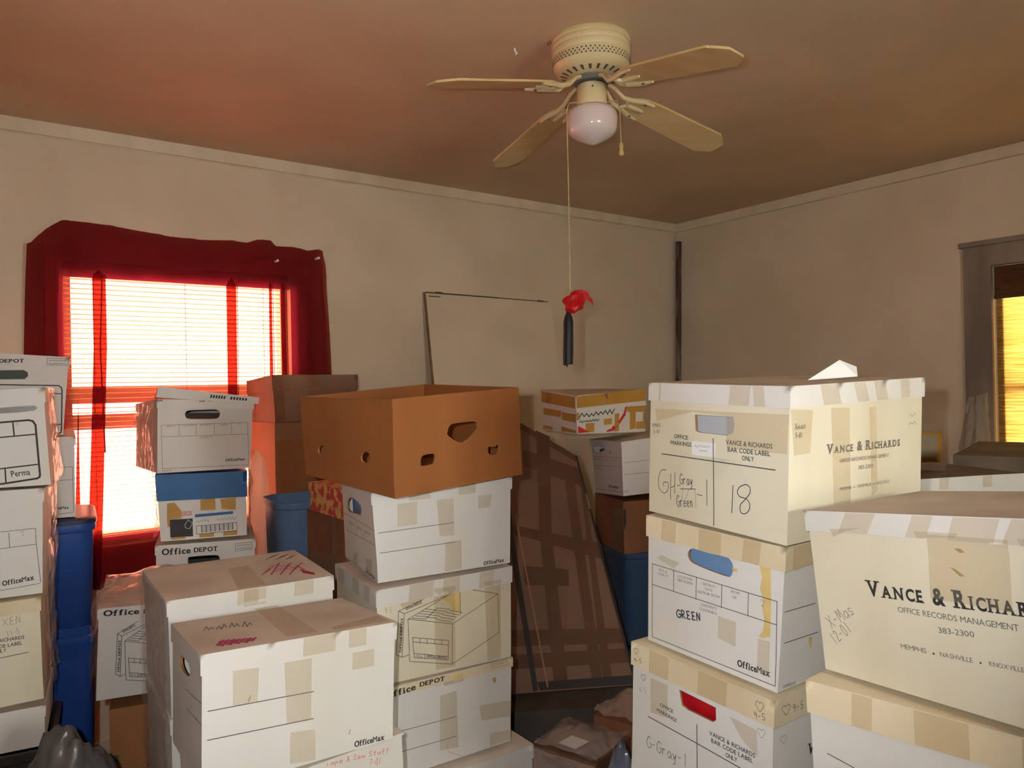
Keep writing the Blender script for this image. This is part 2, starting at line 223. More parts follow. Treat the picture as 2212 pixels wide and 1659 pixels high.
  ('R','ln',0.0014,'ink',[(0.2427,0.2116),(0.2452,0.1492)]),
  ('R','ln',0.0014,'ink',[(0.1011,0.1644),(0.1405,0.1543),(0.1445,0.159),(0.1704,0.1518),(0.1743,0.147),(0.2165,0.1334)]),
  ('R','ln',0.0014,'ink',[(0.1106,0.1689),(0.1477,0.1592),(0.1518,0.1639),(0.18,0.1562),(0.184,0.1515),(0.2247,0.1381)]),
  ('R','ln',0.0014,'ink',[(0.1202,0.1733),(0.1549,0.1641),(0.159,0.1688),(0.1898,0.1607),(0.1937,0.1559),(0.2329,0.1429)]),
  ('R','ln',0.0014,'ink',[(0.1297,0.1777),(0.1622,0.169),(0.1663,0.1737),(0.1995,0.1652),(0.2035,0.1604),(0.2411,0.1477)]),
  ('R','ln',0.0014,'ink',[(0.1393,0.1822),(0.1695,0.1739),(0.1735,0.1786),(0.2093,0.1697),(0.2132,0.1649),(0.2494,0.1525)]),
  ('R','ln',0.0014,'ink',[(0.1014,0.1117),(0.2069,0.0834),(0.205,0.0308),(0.1052,0.0563),(0.1014,0.1117)]),
  ('R','ln',0.0014,'ink',[(0.102,0.0999),(0.2064,0.0713)]),
  ('R','ln',0.0014,'ink',[(0.1046,0.0681),(0.2051,0.0393)]),
  ('R','ln',0.0014,'ink',[(0.1226,0.1042),(0.1224,0.0926)]),
  ('R','ln',0.0014,'ink',[(0.1436,0.0986),(0.1434,0.0869)]),
  ('R','ln',0.0014,'ink',[(0.1655,0.0927),(0.1653,0.081)]),
  ('R','ln',0.0014,'ink',[(0.1867,0.087),(0.1866,0.0752)]),
  ('R','tx','Office DEPOT','slab','ink',(0.1409,0.0499),(0.2018,0.0333),0.0073),
  ('R','ln',0.0009,'ink',[(0.1084,0.058),(0.112,0.0618),(0.1155,0.0562),(0.1191,0.0605),(0.1226,0.0534),(0.1262,0.0566),(0.1297,0.0515)]),
  ('R','ln',0.0014,'ink',[(0.1362,0.0604),(0.136,0.0472)]),
  ('R','tx','Office DEPOT','slab','ink',(0.0839,0.1885),(0.1313,0.2007),0.0079),
  ('R','tx','Office DEPOT','slab','ink',(0.0683,0.0781),(0.0754,0.1709),0.006),
  ('R','hw','MSC',0.0007,'pen2',(0.379,0.2058),(0.399,0.2054),0.0112),
  ('R','hw','9-5',0.0007,'pen2',(0.3777,0.1902),(0.3981,0.189),0.0113),
  ('R','hw','9-5',0.0008,'pen2',(0.024,0.1904),(0.0452,0.1901),0.016),
  ('R','pg','stain',[(0.1753,0.2148),(0.2439,0.214),(0.2453,0.1547),(0.2229,0.1587),(0.211,0.1829)]),
  ('R','tape',[(0.0649,0.2106),(0.1236,0.2129),(0.1312,0.1971),(0.0762,0.1924)]),
  ('R','tape',[(0.1636,0.235),(0.2279,0.2314),(0.2272,0.0096),(0.1683,0.0104)]),
  ('R','tape',[(0.3183,0.2272),(0.3728,0.2255),(0.3712,0.004),(0.3289,0.004)]),
 ],
 'G3': [
  ('R','tx','Office','slab','ink',(0.004,0.2205),(0.0929,0.2265),0.016),
  ('R','tx','DEPOT','slab','ink',(0.1046,0.231),(0.1821,0.2308),0.0122),
  ('R','ln',0.0014,'ink',[(0.0353,0.1243),(0.2193,0.1196)]),
  ('R','ln',0.0014,'ink',[(0.0466,0.0682),(0.2216,0.0645)]),
  ('R','tx','OfficeMax','slab','ink',(0.3172,0.004),(0.3818,0.004),0.0),
  ('R','tape',[(0.1682,0.1898),(0.219,0.1926),(0.226,0.0331),(0.1673,0.0387)]),
  ('R','tape',[(0.293,0.1331),(0.4,0.1217),(0.4,0.074),(0.3,0.0872)]),
  ('R','tape',[(0.3296,0.0425),(0.4,0.0341),(0.4,0.004),(0.3275,0.0042)]),
  ('R','pg','stain',[(0.1978,0.2328),(0.2316,0.2384),(0.2445,0.2299),(0.2147,0.2253)]),
  ('R','ln',0.0008,'ink',[(0.3283,0.2442),(0.3835,0.2443),(0.3883,0.2296),(0.3329,0.2316),(0.3283,0.2442)]),
  ('R','ln',0.0008,'ink2',[(0.3351,0.2371),(0.3381,0.2406),(0.3412,0.2374),(0.3442,0.2415),(0.3473,0.2375),(0.3503,0.241),(0.3534,0.2378),(0.3564,0.2408),(0.3595,0.2376),(0.3626,0.2417),(0.3657,0.2366),(0.3688,0.2418),(0.3719,0.2374),(0.375,0.2412),(0.3781,0.2372),(0.3812,0.24)]),
  ('R','tape',[(0.1771,0.2264),(0.2402,0.2252),(0.2403,0.214),(0.1813,0.2144)]),
  ('R','pg','stain2',[(0.3354,0.2002),(0.3491,0.201),(0.3478,0.1857),(0.34,0.1867)]),
  ('R','ln',0.001,'stain3',[(0.2046,0.0841),(0.1984,0.0597),(0.1901,0.0433),(0.1964,0.0266),(0.2325,0.0048)]),
 ],
 'D1': [
  ('R','ln',0.0016,'ink',[(0.0143,0.1491),(0.2254,0.1421)]),
  ('R','ln',0.0016,'ink',[(0.0142,0.0965),(0.226,0.0876)]),
  ('R','tx','OfficeMax','slab','ink',(0.3176,0.0067),(0.3889,0.004),0.0116),
  ('L','hole',[(0.1049,0.2074),(0.1407,0.2095),(0.1844,0.2094),(0.2025,0.2023),(0.2025,0.1897),(0.1767,0.182),(0.1294,0.1807),(0.0998,0.19)]),
  ('L','ln',0.0012,'ink',[(0.161,0.1524),(0.3202,0.1658)]),
  ('L','ln',0.0012,'ink',[(0.1686,0.1174),(0.3202,0.1267)]),
  ('R','tape',[(0.0611,0.2145),(0.1121,0.2113),(0.1096,0.1478),(0.0612,0.148)]),
  ('R','tape',[(0.1628,0.2113),(0.2206,0.2105),(0.2204,0.0854),(0.1695,0.0921)]),
  ('R','tape',[(0.3112,0.2044),(0.3601,0.2047),(0.3608,0.1681),(0.3101,0.1688)]),
  ('R','tape',[(0.177,0.0718),(0.2299,0.0657),(0.2306,0.0041),(0.176,0.0107)]),
  ('R','pg','stain2',[(0.0905,0.1521),(0.0959,0.1617),(0.0973,0.1601),(0.0927,0.1494)]),
  ('R','pg','stain2',[(0.3045,0.0365),(0.3077,0.0463),(0.3094,0.0453),(0.3065,0.0351)]),
  ('T','tape',[(0.1961,0.3414),(0.2527,0.3434),(0.2421,0.0217),(0.1742,0.0262)]),
  ('T','tape',[(0.2788,0.0446),(0.4037,0.0814),(0.4008,0.0158),(0.2747,0.0175)]),
  ('T','ln',0.005,'marker',[(0.0413,0.051),(0.0561,0.082)]),
  ('T','ln',0.005,'marker',[(0.0451,0.0449),(0.0624,0.086)]),
  ('T','ln',0.005,'marker',[(0.049,0.0387),(0.066,0.0784)]),
  ('T','ln',0.005,'marker',[(0.0566,0.0491),(0.0724,0.0824)]),
  ('T','ln',0.005,'marker',[(0.0605,0.0429),(0.076,0.0748)]),
  ('T','ln',0.005,'marker',[(0.0643,0.0367),(0.0824,0.0788)]),
  ('T','ln',0.005,'marker',[(0.0721,0.0471),(0.086,0.0712)]),
  ('T','ln',0.005,'marker',[(0.0759,0.0409),(0.0925,0.0752)]),
  ('T','ln',0.005,'marker',[(0.0797,0.0347),(0.096,0.0677)]),
  ('T','ln',0.005,'marker',[(0.0877,0.0451),(0.1025,0.0716)]),
  ('T','ln',0.005,'marker',[(0.0915,0.0389),(0.1061,0.0641)]),
  ('T','ln',0.005,'marker',[(0.0953,0.0327),(0.1126,0.068)]),
  ('T','ln',0.005,'marker',[(0.1034,0.0432),(0.1161,0.0605)]),
  ('T','ln',0.005,'marker',[(0.1072,0.0369),(0.1227,0.0644)]),
  ('T','ln',0.0022,'pen3',[(0.0457,0.1951),(0.0591,0.2344),(0.057,0.1989),(0.0669,0.2204),(0.0669,0.1961)]),
  ('T','ln',0.0022,'pen3',[(0.0717,0.1906),(0.0833,0.2187),(0.0813,0.1861),(0.0968,0.2305),(0.0939,0.1945)]),
  ('T','ln',0.0022,'pen3',[(0.098,0.1862),(0.1144,0.232),(0.1088,0.1867),(0.1217,0.2168),(0.1196,0.1864)]),
  ('T','ln',0.0022,'pen3',[(0.1231,0.1759),(0.1407,0.2233),(0.1329,0.1722),(0.1478,0.2077),(0.1455,0.1785)]),
 ],
 'D0': [
  ('T','ln',0.004,'marker',[(0.2513,0.1139),(0.2828,0.1532)]),
  ('T','ln',0.004,'marker2',[(0.2642,0.1394),(0.293,0.1677)]),
  ('T','ln',0.004,'marker',[(0.2775,0.1655),(0.3034,0.1824)]),
  ('T','ln',0.004,'marker2',[(0.2911,0.1924),(0.3139,0.1974)]),
  ('T','ln',0.004,'marker',[(0.2713,0.1005),(0.3247,0.2126)]),
  ('T','ln',0.004,'marker2',[(0.2845,0.1259),(0.3085,0.1361)]),
  ('T','ln',0.004,'marker',[(0.2981,0.1518),(0.3189,0.1505)]),
  ('T','ln',0.004,'marker2',[(0.312,0.1785),(0.3295,0.1651)]),
  ('T','ln',0.004,'marker',[(0.2914,0.0871),(0.3403,0.1799)]),
  ('T','ln',0.004,'marker2',[(0.3049,0.1123),(0.3513,0.195)]),
  ('T','ln',0.004,'marker',[(0.3187,0.1381),(0.3342,0.119)]),
  ('T','ln',0.004,'marker2',[(0.3329,0.1646),(0.3449,0.1332)]),
  ('T','ln',0.004,'marker',[(0.3115,0.0737),(0.3557,0.1477)]),
  ('T','ln',0.004,'marker2',[(0.3253,0.0987),(0.3667,0.1624)]),
  ('T','ln',0.004,'marker',[(0.3394,0.1244),(0.3779,0.1774)]),
  ('T','ln',0.004,'marker2',[(0.3539,0.1507),(0.36,0.1018)]),
  ('T','ln',0.004,'pen3',[(0.3033,0.2685),(0.3301,0.2998)]),
  ('T','ln',0.004,'pen3',[(0.3159,0.2796),(0.3416,0.3084)]),
  ('T','ln',0.004,'pen3',[(0.3288,0.2908),(0.3531,0.317)]),
  ('T','ln',0.004,'pen3',[(0.3275,0.2526),(0.3528,0.285)]),
  ('T','ln',0.004,'pen3',[(0.3404,0.2635),(0.3643,0.2935)]),
  ('T','ln',0.004,'pen3',[(0.3534,0.2746),(0.376,0.302)]),
  ('T','ln',0.004,'pen3',[(0.3518,0.2366),(0.3754,0.2701)]),
  ('T','ln',0.004,'pen3',[(0.3648,0.2474),(0.3872,0.2785)]),
  ('T','ln',0.005,'marker2',[(0.352,0.1072),(0.3485,0.066)]),
  ('T','ln',0.005,'marker2',[(0.3553,0.0979),(0.352,0.0602)]),
  ('T','ln',0.005,'marker2',[(0.3586,0.0887),(0.3556,0.0544)]),
  ('T','ln',0.005,'marker2',[(0.3618,0.0795),(0.3591,0.0487)]),
  ('T','ln',0.005,'marker2',[(0.3651,0.0704),(0.3626,0.0429)]),
  ('T','ln',0.005,'marker2',[(0.3683,0.0614),(0.3661,0.0372)]),
  ('R','tape',[(0.1764,0.2754),(0.2302,0.2754),(0.2289,0.2348),(0.175,0.2334)]),
  ('T','tape',[(0.1904,0.2234),(0.245,0.232),(0.2342,0.0124),(0.1649,0.0136)]),
 ],
 'D2': [
  ('R','hw','Tape & Sew Stuff',0.0011,'redpen',(0.2132,0.2595),(0.3685,0.239),0.0105),
  ('R','hw','7-01',0.0011,'redpen',(0.316,0.2253),(0.3458,0.2196),0.014),
 ],
 'E1': [
  ('R','tx','Office','slab','ink',(0.0154,0.2425),(0.1087,0.239),0.0163),
  ('R','tx','DEPOT','slab','ink',(0.1203,0.2388),(0.1883,0.2358),0.0127),
  ('R','ln',0.0014,'ink',[(0.0535,0.1864),(0.0649,0.1776),(0.0639,0.0603),(0.052,0.0687),(0.0535,0.1864)]),
  ('R','ln',0.0014,'ink',[(0.0535,0.1864),(0.1072,0.2164)]),
  ('R','ln',0.0014,'ink',[(0.0649,0.1776),(0.1564,0.2207)]),
  ('R','ln',0.0014,'ink',[(0.0639,0.0603),(0.0772,0.0655)]),
  ('R','ln',0.0014,'ink',[(0.0732,0.1621),(0.1676,0.139),(0.1695,0.0281),(0.0793,0.0475),(0.0732,0.1621)]),
  ('R','ln',0.0014,'ink',[(0.1676,0.139),(0.2703,0.2141),(0.275,0.1035),(0.1695,0.0281)]),
  ('R','ln',0.0014,'ink',[(0.0732,0.1621),(0.1665,0.2273)]),
  ('R','ln',0.0014,'ink',[(0.2703,0.2141),(0.2036,0.2331)]),
  ('R','ln',0.0014,'ink',[(0.1819,0.2278),(0.1857,0.1643)]),
  ('R','ln',0.0014,'ink',[(0.0816,0.1642),(0.1101,0.1582),(0.1128,0.1634),(0.1317,0.1588),(0.1347,0.1544),(0.1654,0.1452)]),
  ('R','ln',0.0014,'ink',[(0.0882,0.1697),(0.1151,0.1639),(0.1179,0.1691),(0.1385,0.1644),(0.1415,0.16),(0.1712,0.1509)]),
  ('R','ln',0.0014,'ink',[(0.0949,0.1752),(0.1202,0.1696),(0.1229,0.1749),(0.1453,0.17),(0.1483,0.1656),(0.177,0.1566)]),
  ('R','ln',0.0014,'ink',[(0.1016,0.1808),(0.1252,0.1754),(0.128,0.1807),(0.1522,0.1756),(0.1552,0.1712),(0.1827,0.1624)]),
  ('R','ln',0.0014,'ink',[(0.1083,0.1864),(0.1303,0.1812),(0.133,0.1865),(0.1591,0.1812),(0.1621,0.1768),(0.1885,0.1681)]),
  ('R','ln',0.0014,'ink',[(0.0838,0.111),(0.1602,0.0938),(0.1605,0.0411),(0.0886,0.056),(0.0838,0.111)]),
  ('R','ln',0.0014,'ink',[(0.0847,0.0993),(0.1602,0.0816)]),
  ('R','ln',0.0014,'ink',[(0.0878,0.0677),(0.1603,0.0495)]),
  ('R','ln',0.0014,'ink',[(0.0992,0.1057),(0.0995,0.094)]),
  ('R','ln',0.0014,'ink',[(0.1144,0.1023),(0.1147,0.0906)]),
  ('R','ln',0.0014,'ink',[(0.1302,0.0987),(0.1305,0.087)]),
  ('R','ln',0.0014,'ink',[(0.1456,0.0953),(0.1459,0.0835)]),
  ('R','tx','Office DEPOT','slab','ink',(0.1142,0.0534),(0.1581,0.0432),0.0078),
  ('R','ln',0.0009,'ink',[(0.0908,0.0576),(0.0937,0.0631),(0.097,0.0569),(0.0999,0.0614),(0.1031,0.0558),(0.1061,0.0597)]),
  ('R','ln',0.0014,'ink',[(0.1105,0.0633),(0.1108,0.0502)]),
  ('R','tx','Office DEPOT','slab','ink',(0.0683,0.1867),(0.1018,0.2043),0.0086),
  ('R','tx','Office DEPOT','slab','ink',(0.0616,0.074),(0.0629,0.168),0.006),
 ],
 'C1': [
  ('R','hole',[(0.1043,0.2079),(0.1532,0.2107),(0.1944,0.2109),(0.2068,0.2022),(0.2072,0.1883),(0.1954,0.1795),(0.1495,0.1784),(0.1049,0.1792),(0.0934,0.1864),(0.0931,0.2007)]),
  ('R','ln',0.001,'ink',[(0.0154,0.1583),(0.3069,0.1649),(0.3168,0.0114),(0.0196,0.0146),(0.0154,0.1583)]),
  ('R','ln',0.001,'ink',[(0.0166,0.1198),(0.3089,0.1228)]),
  ('R','ln',0.001,'ink',[(0.0726,0.1618),(0.0732,0.1226)]),
  ('R','ln',0.001,'ink',[(0.1288,0.1631),(0.1297,0.1232)]),
  ('R','ln',0.001,'ink',[(0.1903,0.1645),(0.1916,0.1239)]),
  ('R','ln',0.001,'ink',[(0.249,0.1659),(0.2506,0.1245)]),
  ('R','tx','OfficeMax','slab','ink',(0.233,0.0274),(0.3033,0.0286),0.0093),
  ('R','tx','OM99233','thin','ink2',(0.0188,0.0041),(0.0488,0.005),0.0055),
  ('R','tx','BOX #','thin','ink2',(0.0343,0.1514),(0.0598,0.1528),0.0053),
  ('R','tx','LOCATION','thin','ink2',(0.0814,0.1529),(0.1236,0.1541),0.0054),
  ('R','tx','DESTROY','thin','ink2',(0.1411,0.1543),(0.1795,0.1556),0.0055),
  ('R','tx','FROM','thin','ink2',(0.2127,0.1542),(0.2354,0.1557),0.0056),
  ('R','tx','TO','thin','ink2',(0.2727,0.1562),(0.2844,0.158),0.0057),
  ('R','tx','CONTENTS','thin','ink2',(0.1399,0.1119),(0.184,0.1126),0.0056),
  ('R','hw','X',0.002,'pen',(0.004,0.2364),(0.021,0.2388),0.0058),
  ('R','hw','xx',0.002,'pen3',(0.1346,0.2381),(0.1933,0.242),0.0041),
 ],
 'C2': [
  ('R','pg','gold',[(0.0324,0.1314),(0.0561,0.1336),(0.076,0.105),(0.0767,0.0763),(0.0289,0.075)]),
  ('R','pg','gold',[(0.1409,0.1386),(0.1897,0.1427),(0.1905,0.0995),(0.1393,0.1006)]),
  ('R','pg','gold',[(0.2064,0.1369),(0.2593,0.1408),(0.2584,0.0949),(0.2108,0.1006)]),
  ('R','pg','gold',[(0.0381,0.0115),(0.0887,0.0121),(0.085,0.004),(0.0364,0.004)]),
  ('R','pg','gold',[(0.1313,0.016),(0.1833,0.0192),(0.1799,0.004),(0.1321,0.004)]),
  ('R','pg','gold',[(0.213,0.0193),(0.2615,0.0204),(0.2609,0.004),(0.2121,0.004)]),
  ('R','pg','gold',[(0.0289,0.075),(0.0388,0.0743),(0.0374,0.0504),(0.0293,0.0462)]),
  ('R','pg','black',[(0.0375,0.0744),(0.1125,0.0737),(0.1109,0.0103),(0.0359,0.0117)]),
  ('R','pg','blueband',[(0.1211,0.0875),(0.2491,0.0906),(0.2489,0.0809),(0.1206,0.0769)]),
  ('R','tx','XEROX','slab','redpen',(0.075,0.085),(0.1122,0.0857),0.0152),
  ('R','ln',0.0016,'ink',[(0.1236,0.0461),(0.2612,0.0489),(0.2606,0.019),(0.1232,0.0167),(0.1236,0.0461)]),
  ('R','ln',0.003,'ink',[(0.1414,0.0443),(0.1409,0.0217)]),
  ('R','ln',0.0012,'ink',[(0.1463,0.0444),(0.1459,0.0218)]),
  ('R','ln',0.0012,'ink',[(0.1513,0.0445),(0.1508,0.0219)]),
  ('R','ln',0.003,'ink',[(0.1562,0.0446),(0.1558,0.0221)]),
  ('R','ln',0.0012,'ink',[(0.1612,0.0447),(0.1608,0.0222)]),
  ('R','ln',0.0012,'ink',[(0.1661,0.0448),(0.1657,0.0224)]),
  ('R','ln',0.003,'ink',[(0.1711,0.0449),(0.1707,0.0225)]),
  ('R','ln',0.0012,'ink',[(0.176,0.045),(0.1757,0.0227)]),
  ('R','ln',0.0012,'ink',[(0.181,0.0451),(0.1807,0.0228)]),
  ('R','ln',0.003,'ink',[(0.186,0.0452),(0.1857,0.0229)]),
  ('R','ln',0.0012,'ink',[(0.191,0.0453),(0.1907,0.0231)]),
  ('R','ln',0.0012,'ink',[(0.196,0.0455),(0.1958,0.0232)]),
  ('R','ln',0.003,'ink',[(0.201,0.0456),(0.2008,0.0234)]),
  ('R','ln',0.0012,'ink',[(0.206,0.0457),(0.2058,0.0235)]),
  ('R','ln',0.0012,'ink',[(0.211,0.0458),(0.2109,0.0237)]),
  ('R','ln',0.003,'ink',[(0.216,0.0459),(0.2159,0.0238)]),
  ('R','ln',0.0012,'ink',[(0.2211,0.046),(0.221,0.024)]),
  ('R','ln',0.0012,'ink',[(0.2261,0.0461),(0.226,0.0241)]),
  ('R','ln',0.003,'ink',[(0.2312,0.0462),(0.2311,0.0242)]),
  ('R','ln',0.0012,'ink',[(0.2362,0.0463),(0.2362,0.0244)]),
  ('R','ln',0.0012,'ink',[(0.2413,0.0464),(0.2412,0.0245)]),
  ('R','ln',0.003,'ink',[(0.2463,0.0466),(0.2463,0.0247)]),
  ('R','ln',0.0009,'ink',[(0.1242,0.0587),(0.1294,0.0645),(0.1341,0.0591),(0.1393,0.0651),(0.144,0.0595),(0.1494,0.0691),(0.154,0.0602),(0.1592,0.0678),(0.1639,0.0588),(0.1692,0.0686)]),
  ('R','ln',0.0009,'ink',[(0.1915,0.0607),(0.1979,0.0669),(0.2038,0.0586),(0.2103,0.0699),(0.2162,0.0597),(0.2227,0.069),(0.2287,0.0601),(0.2352,0.0715),(0.2412,0.0604),(0.2477,0.0701),(0.2537,0.0583),(0.2602,0.0692)]),
  ('R','ln',0.001,'label',[(0.0864,0.0539),(0.0982,0.0699),(0.1108,0.0568),(0.1011,0.0381),(0.0871,0.0417),(0.0864,0.0539)]),
 ],
 'C3': [
  ('R','tx','Office','slab','ink',(0.0224,0.229),(0.1147,0.228),0.0209),
  ('R','tx','DEPOT','slab','ink',(0.1255,0.2304),(0.2048,0.2297),0.0156),
  ('R','ln',0.0012,'ink',[(0.2623,0.2496),(0.3191,0.251),(0.3199,0.2258),(0.263,0.2226),(0.2623,0.2496)]),
  ('R','ln',0.0009,'ink',[(0.2676,0.2392),(0.2706,0.2446),(0.2736,0.2389),(0.2766,0.2441),(0.2795,0.2399),(0.2825,0.245),(0.2855,0.2388),(0.2885,0.2449),(0.2914,0.2396),(0.2944,0.2437),(0.2974,0.2403),(0.3004,0.2454),(0.3034,0.2405),(0.3064,0.2451),(0.3094,0.2394),(0.3124,0.2445),(0.3154,0.2398)]),
  ('R','ln',0.0009,'ink',[(0.2676,0.2284),(0.2701,0.2319),(0.2726,0.2284),(0.2751,0.2326),(0.2776,0.2283),(0.2801,0.2316),(0.2826,0.2288),(0.2851,0.2336),(0.2876,0.2282),(0.2901,0.2335),(0.2926,0.229),(0.2952,0.2327),(0.2977,0.2282),(0.3002,0.2328),(0.3027,0.2284),(0.3052,0.2325),(0.3077,0.2292),(0.3103,0.2341),(0.3128,0.2288),(0.3154,0.2329)]),
  ('R','hole',[(0.1124,0.2141),(0.1605,0.2148),(0.2002,0.2125),(0.21,0.2021),(0.2099,0.1878),(0.2,0.1791),(0.1122,0.1811),(0.1062,0.1897),(0.1063,0.2061)]),
 ],
 'A1': [
  ('L','ln',0.005,'ink',[(0.2496,0.1702),(0.3061,0.1737),(0.3623,0.175),(0.3719,0.1718),(0.3776,0.1609),(0.3785,0.0289),(0.3767,0.022),(0.3709,0.0189),(0.2955,0.0106),(0.2386,0.0062)]),
  ('L','ln',0.0035,'ink',[(0.247,0.131),(0.3035,0.1342),(0.3753,0.1365)]),
  ('L','ln',0.0035,'ink',[(0.327,0.172),(0.3276,0.1369)]),
  ('L','ln',0.0035,'ink',[(0.2413,0.0457),(0.2982,0.0512),(0.376,0.0563)]),
  ('L','ln',0.0035,'ink',[(0.301,0.0509),(0.3,0.0138)]),
  ('L','tx','Perma','sans','ink',(0.3135,0.027),(0.3566,0.0299),0.0161),
  ('L','tx','TO','thin','ink',(0.333,0.1638),(0.3392,0.1647),0.0049),
  ('L','pg','greyplastic',[(0.2804,0.2107),(0.3086,0.2126),(0.3423,0.2133),(0.38,0.2123),(0.3852,0.2057),(0.3778,0.1993),(0.3412,0.197),(0.3076,0.1973),(0.2795,0.1968)]),
 ],
 'A2': [
  ('L','ln',0.0012,'ink',[(0.2491,0.1681),(0.3067,0.1695),(0.3847,0.1711),(0.3872,0.1295)]),
  ('L','ln',0.0012,'ink',[(0.2493,0.1249),(0.3068,0.1266),(0.3872,0.1295),(0.3973,0.0285)]),
  ('L','ln',0.0012,'ink',[(0.3257,0.1652),(0.3279,0.1276)]),
  ('L','tx','TO','thin','ink2',(0.351,0.1615),(0.3593,0.162),0.0055),
  ('L','tx','A','thin','ink2',(0.3546,0.1536),(0.3585,0.1539),0.0048),
  ('L','tx','OfficeMax','slab','ink',(0.3128,0.0309),(0.3835,0.038),0.0128),
  ('L','ln',0.0012,'ink',[(0.3956,0.0261),(0.307,0.0197)]),
 ],
 'A3': [
  ('L','tx','VANCE & RICHARDS','sans','ink',(0.2546,0.1689),(0.3648,0.1664),0.0092),
  ('L','tx','BAR CODE LABEL','sans','ink',(0.2666,0.1523),(0.3594,0.152),0.0092),
  ('L','tx','ONLY','sans','ink',(0.2975,0.1408),(0.3241,0.1402),0.0093),
  ('L','ln',0.0016,'ink',[(0.2373,0.1238),(0.3085,0.1269),(0.372,0.1288)]),
  ('L','hw','XEN',0.001,'pen2',(0.3176,0.2085),(0.3618,0.2104),0.019),
  ('L','hw','11-5',0.001,'pen2',(0.3266,0.1788),(0.3562,0.1833),0.0139),
 ],
 'B1': [
  ('L','tx','Office','slab','ink',(0.0596,0.2265),(0.1169,0.2326),0.0168),
  ('L','tx','DEPOT','slab','ink',(0.1241,0.2347),(0.1938,0.2394),0.012),
  ('L','ln',0.0012,'ink',[(0.2579,0.258),(0.3187,0.2591),(0.3196,0.2364),(0.2587,0.235),(0.2579,0.258)]),
  ('L','ln',0.0009,'ink',[(0.2633,0.2482),(0.2653,0.2528),(0.2679,0.2482),(0.27,0.2519),(0.2725,0.2495),(0.2746,0.2522),(0.2771,0.2496),(0.2792,0.2535),(0.2818,0.2493),(0.2839,0.2522),(0.2865,0.2491),(0.2885,0.2531),(0.2911,0.2494),(0.2932,0.2534),(0.2958,0.2498),(0.2978,0.2542),(0.3005,0.2505),(0.3026,0.2535),(0.3052,0.2496),(0.3073,0.2542),(0.3099,0.2495),(0.312,0.2544),(0.3146,0.2504)]),
  ('L','ln',0.0009,'ink',[(0.264,0.2373),(0.266,0.2418),(0.2686,0.2381),(0.2707,0.2411),(0.2732,0.2381),(0.2754,0.2412),(0.2779,0.2384),(0.2799,0.243),(0.2826,0.2382),(0.2845,0.2438),(0.2872,0.2391),(0.2893,0.2421),(0.2918,0.2392),(0.294,0.2422),(0.2965,0.2401),(0.2985,0.2445),(0.3012,0.2392),(0.3033,0.2433),(0.3059,0.2401),(0.308,0.2433),(0.3106,0.2405),(0.3127,0.2432),(0.3153,0.2404)]),
  ('L','pg','darkgreen',[(0.0895,0.2058),(0.1256,0.2099),(0.1924,0.2145),(0.205,0.2078),(0.207,0.1947),(0.1981,0.1842),(0.1274,0.1799),(0.0912,0.1773)]),
  ('L','ln',0.004,'ink',[(0.092,0.1632),(0.1285,0.1627),(0.2964,0.1666),(0.3057,0.1593),(0.3081,0.1482),(0.3147,0.0173),(0.3134,0.0073),(0.3057,0.004),(0.264,0.004)]),
  ('L','ln',0.003,'ink',[(0.255,0.1381),(0.3075,0.1392)]),
  ('L','ln',0.003,'ink',[(0.2697,0.0357),(0.3135,0.0345)]),
 ],
 'B2': [
  ('L','ln',0.0012,'ink',[(0.2558,0.1737),(0.3157,0.1717)]),
  ('L','ln',0.0012,'ink',[(0.3157,0.1717),(0.3165,0.0165),(0.2538,0.011)]),
  ('L','ln',0.0012,'ink',[(0.2553,0.1285),(0.3159,0.1277)]),
  ('L','tx','OfficeMax','slab','ink',(0.2456,0.0307),(0.3029,0.0292),0.0099),
  ('L','tx','TO','thin','ink',(0.281,0.1653),(0.2916,0.165),0.0063),
 ],
 'H1': [
  ('R','pg','gold',[(0.004,0.1817),(0.378,0.1899),(0.378,0.1374),(0.004,0.1252)]),
  ('L','pg','gold',[(0.007,0.179),(0.3283,0.1785),(0.3269,0.1231),(0.0056,0.1292)]),
  ('R','pg','maroon',[(0.1444,0.1817),(0.1731,0.1819),(0.1684,0.1331),(0.1493,0.1332)]),
  ('L','pg','maroon',[(0.0532,0.1723),(0.1057,0.1728),(0.1007,0.1293),(0.0569,0.1293)]),
  ('R','pg','gold',[(0.004,0.1025),(0.0162,0.1027),(0.0181,0.0673),(0.004,0.0653)]),
  ('R','pg','gold',[(0.0479,0.0489),(0.0978,0.0496),(0.093,0.0074),(0.0495,0.006)]),
  ('R','pg','gold',[(0.1471,0.0642),(0.1919,0.0676),(0.1911,0.0401),(0.1476,0.0363)]),
  ('R','pg','gold',[(0.2081,0.086),(0.233,0.0875),(0.228,0.0084),(0.2027,0.004)]),
  ('R','pg','gold',[(0.2767,0.1254),(0.3773,0.1297),(0.3768,0.0879),(0.276,0.0906)]),
  ('R','pg','gold',[(0.2911,0.0898),(0.324,0.0907),(0.3227,0.0159),(0.2895,0.0117)]),
  ('R','pg','gold',[(0.3651,0.0859),(0.3767,0.0853),(0.3758,0.014),(0.3641,0.0117)]),
  ('R','pg','gold',[(0.3262,0.0453),(0.3663,0.0473),(0.3659,0.0143),(0.3257,0.0131)]),
  ('L','pg','gold',[(0.017,0.1029),(0.1931,0.1008),(0.1861,0.0696),(0.0161,0.0729)]),
  ('L','pg','gold',[(0.1982,0.0956),(0.3249,0.0944),(0.3221,0.0544),(0.1963,0.0593)]),
  ('L','pg','gold',[(0.1893,0.0284),(0.3193,0.0149),(0.3169,0.004),(0.1872,0.004)]),
  ('L','pg','gold',[(0.0127,0.0243),(0.1046,0.0199),(0.1038,0.004),(0.0121,0.0056)]),
  ('R','pg','redink',[(0.0088,0.039),(0.0664,0.0083),(0.0072,0.004)]),
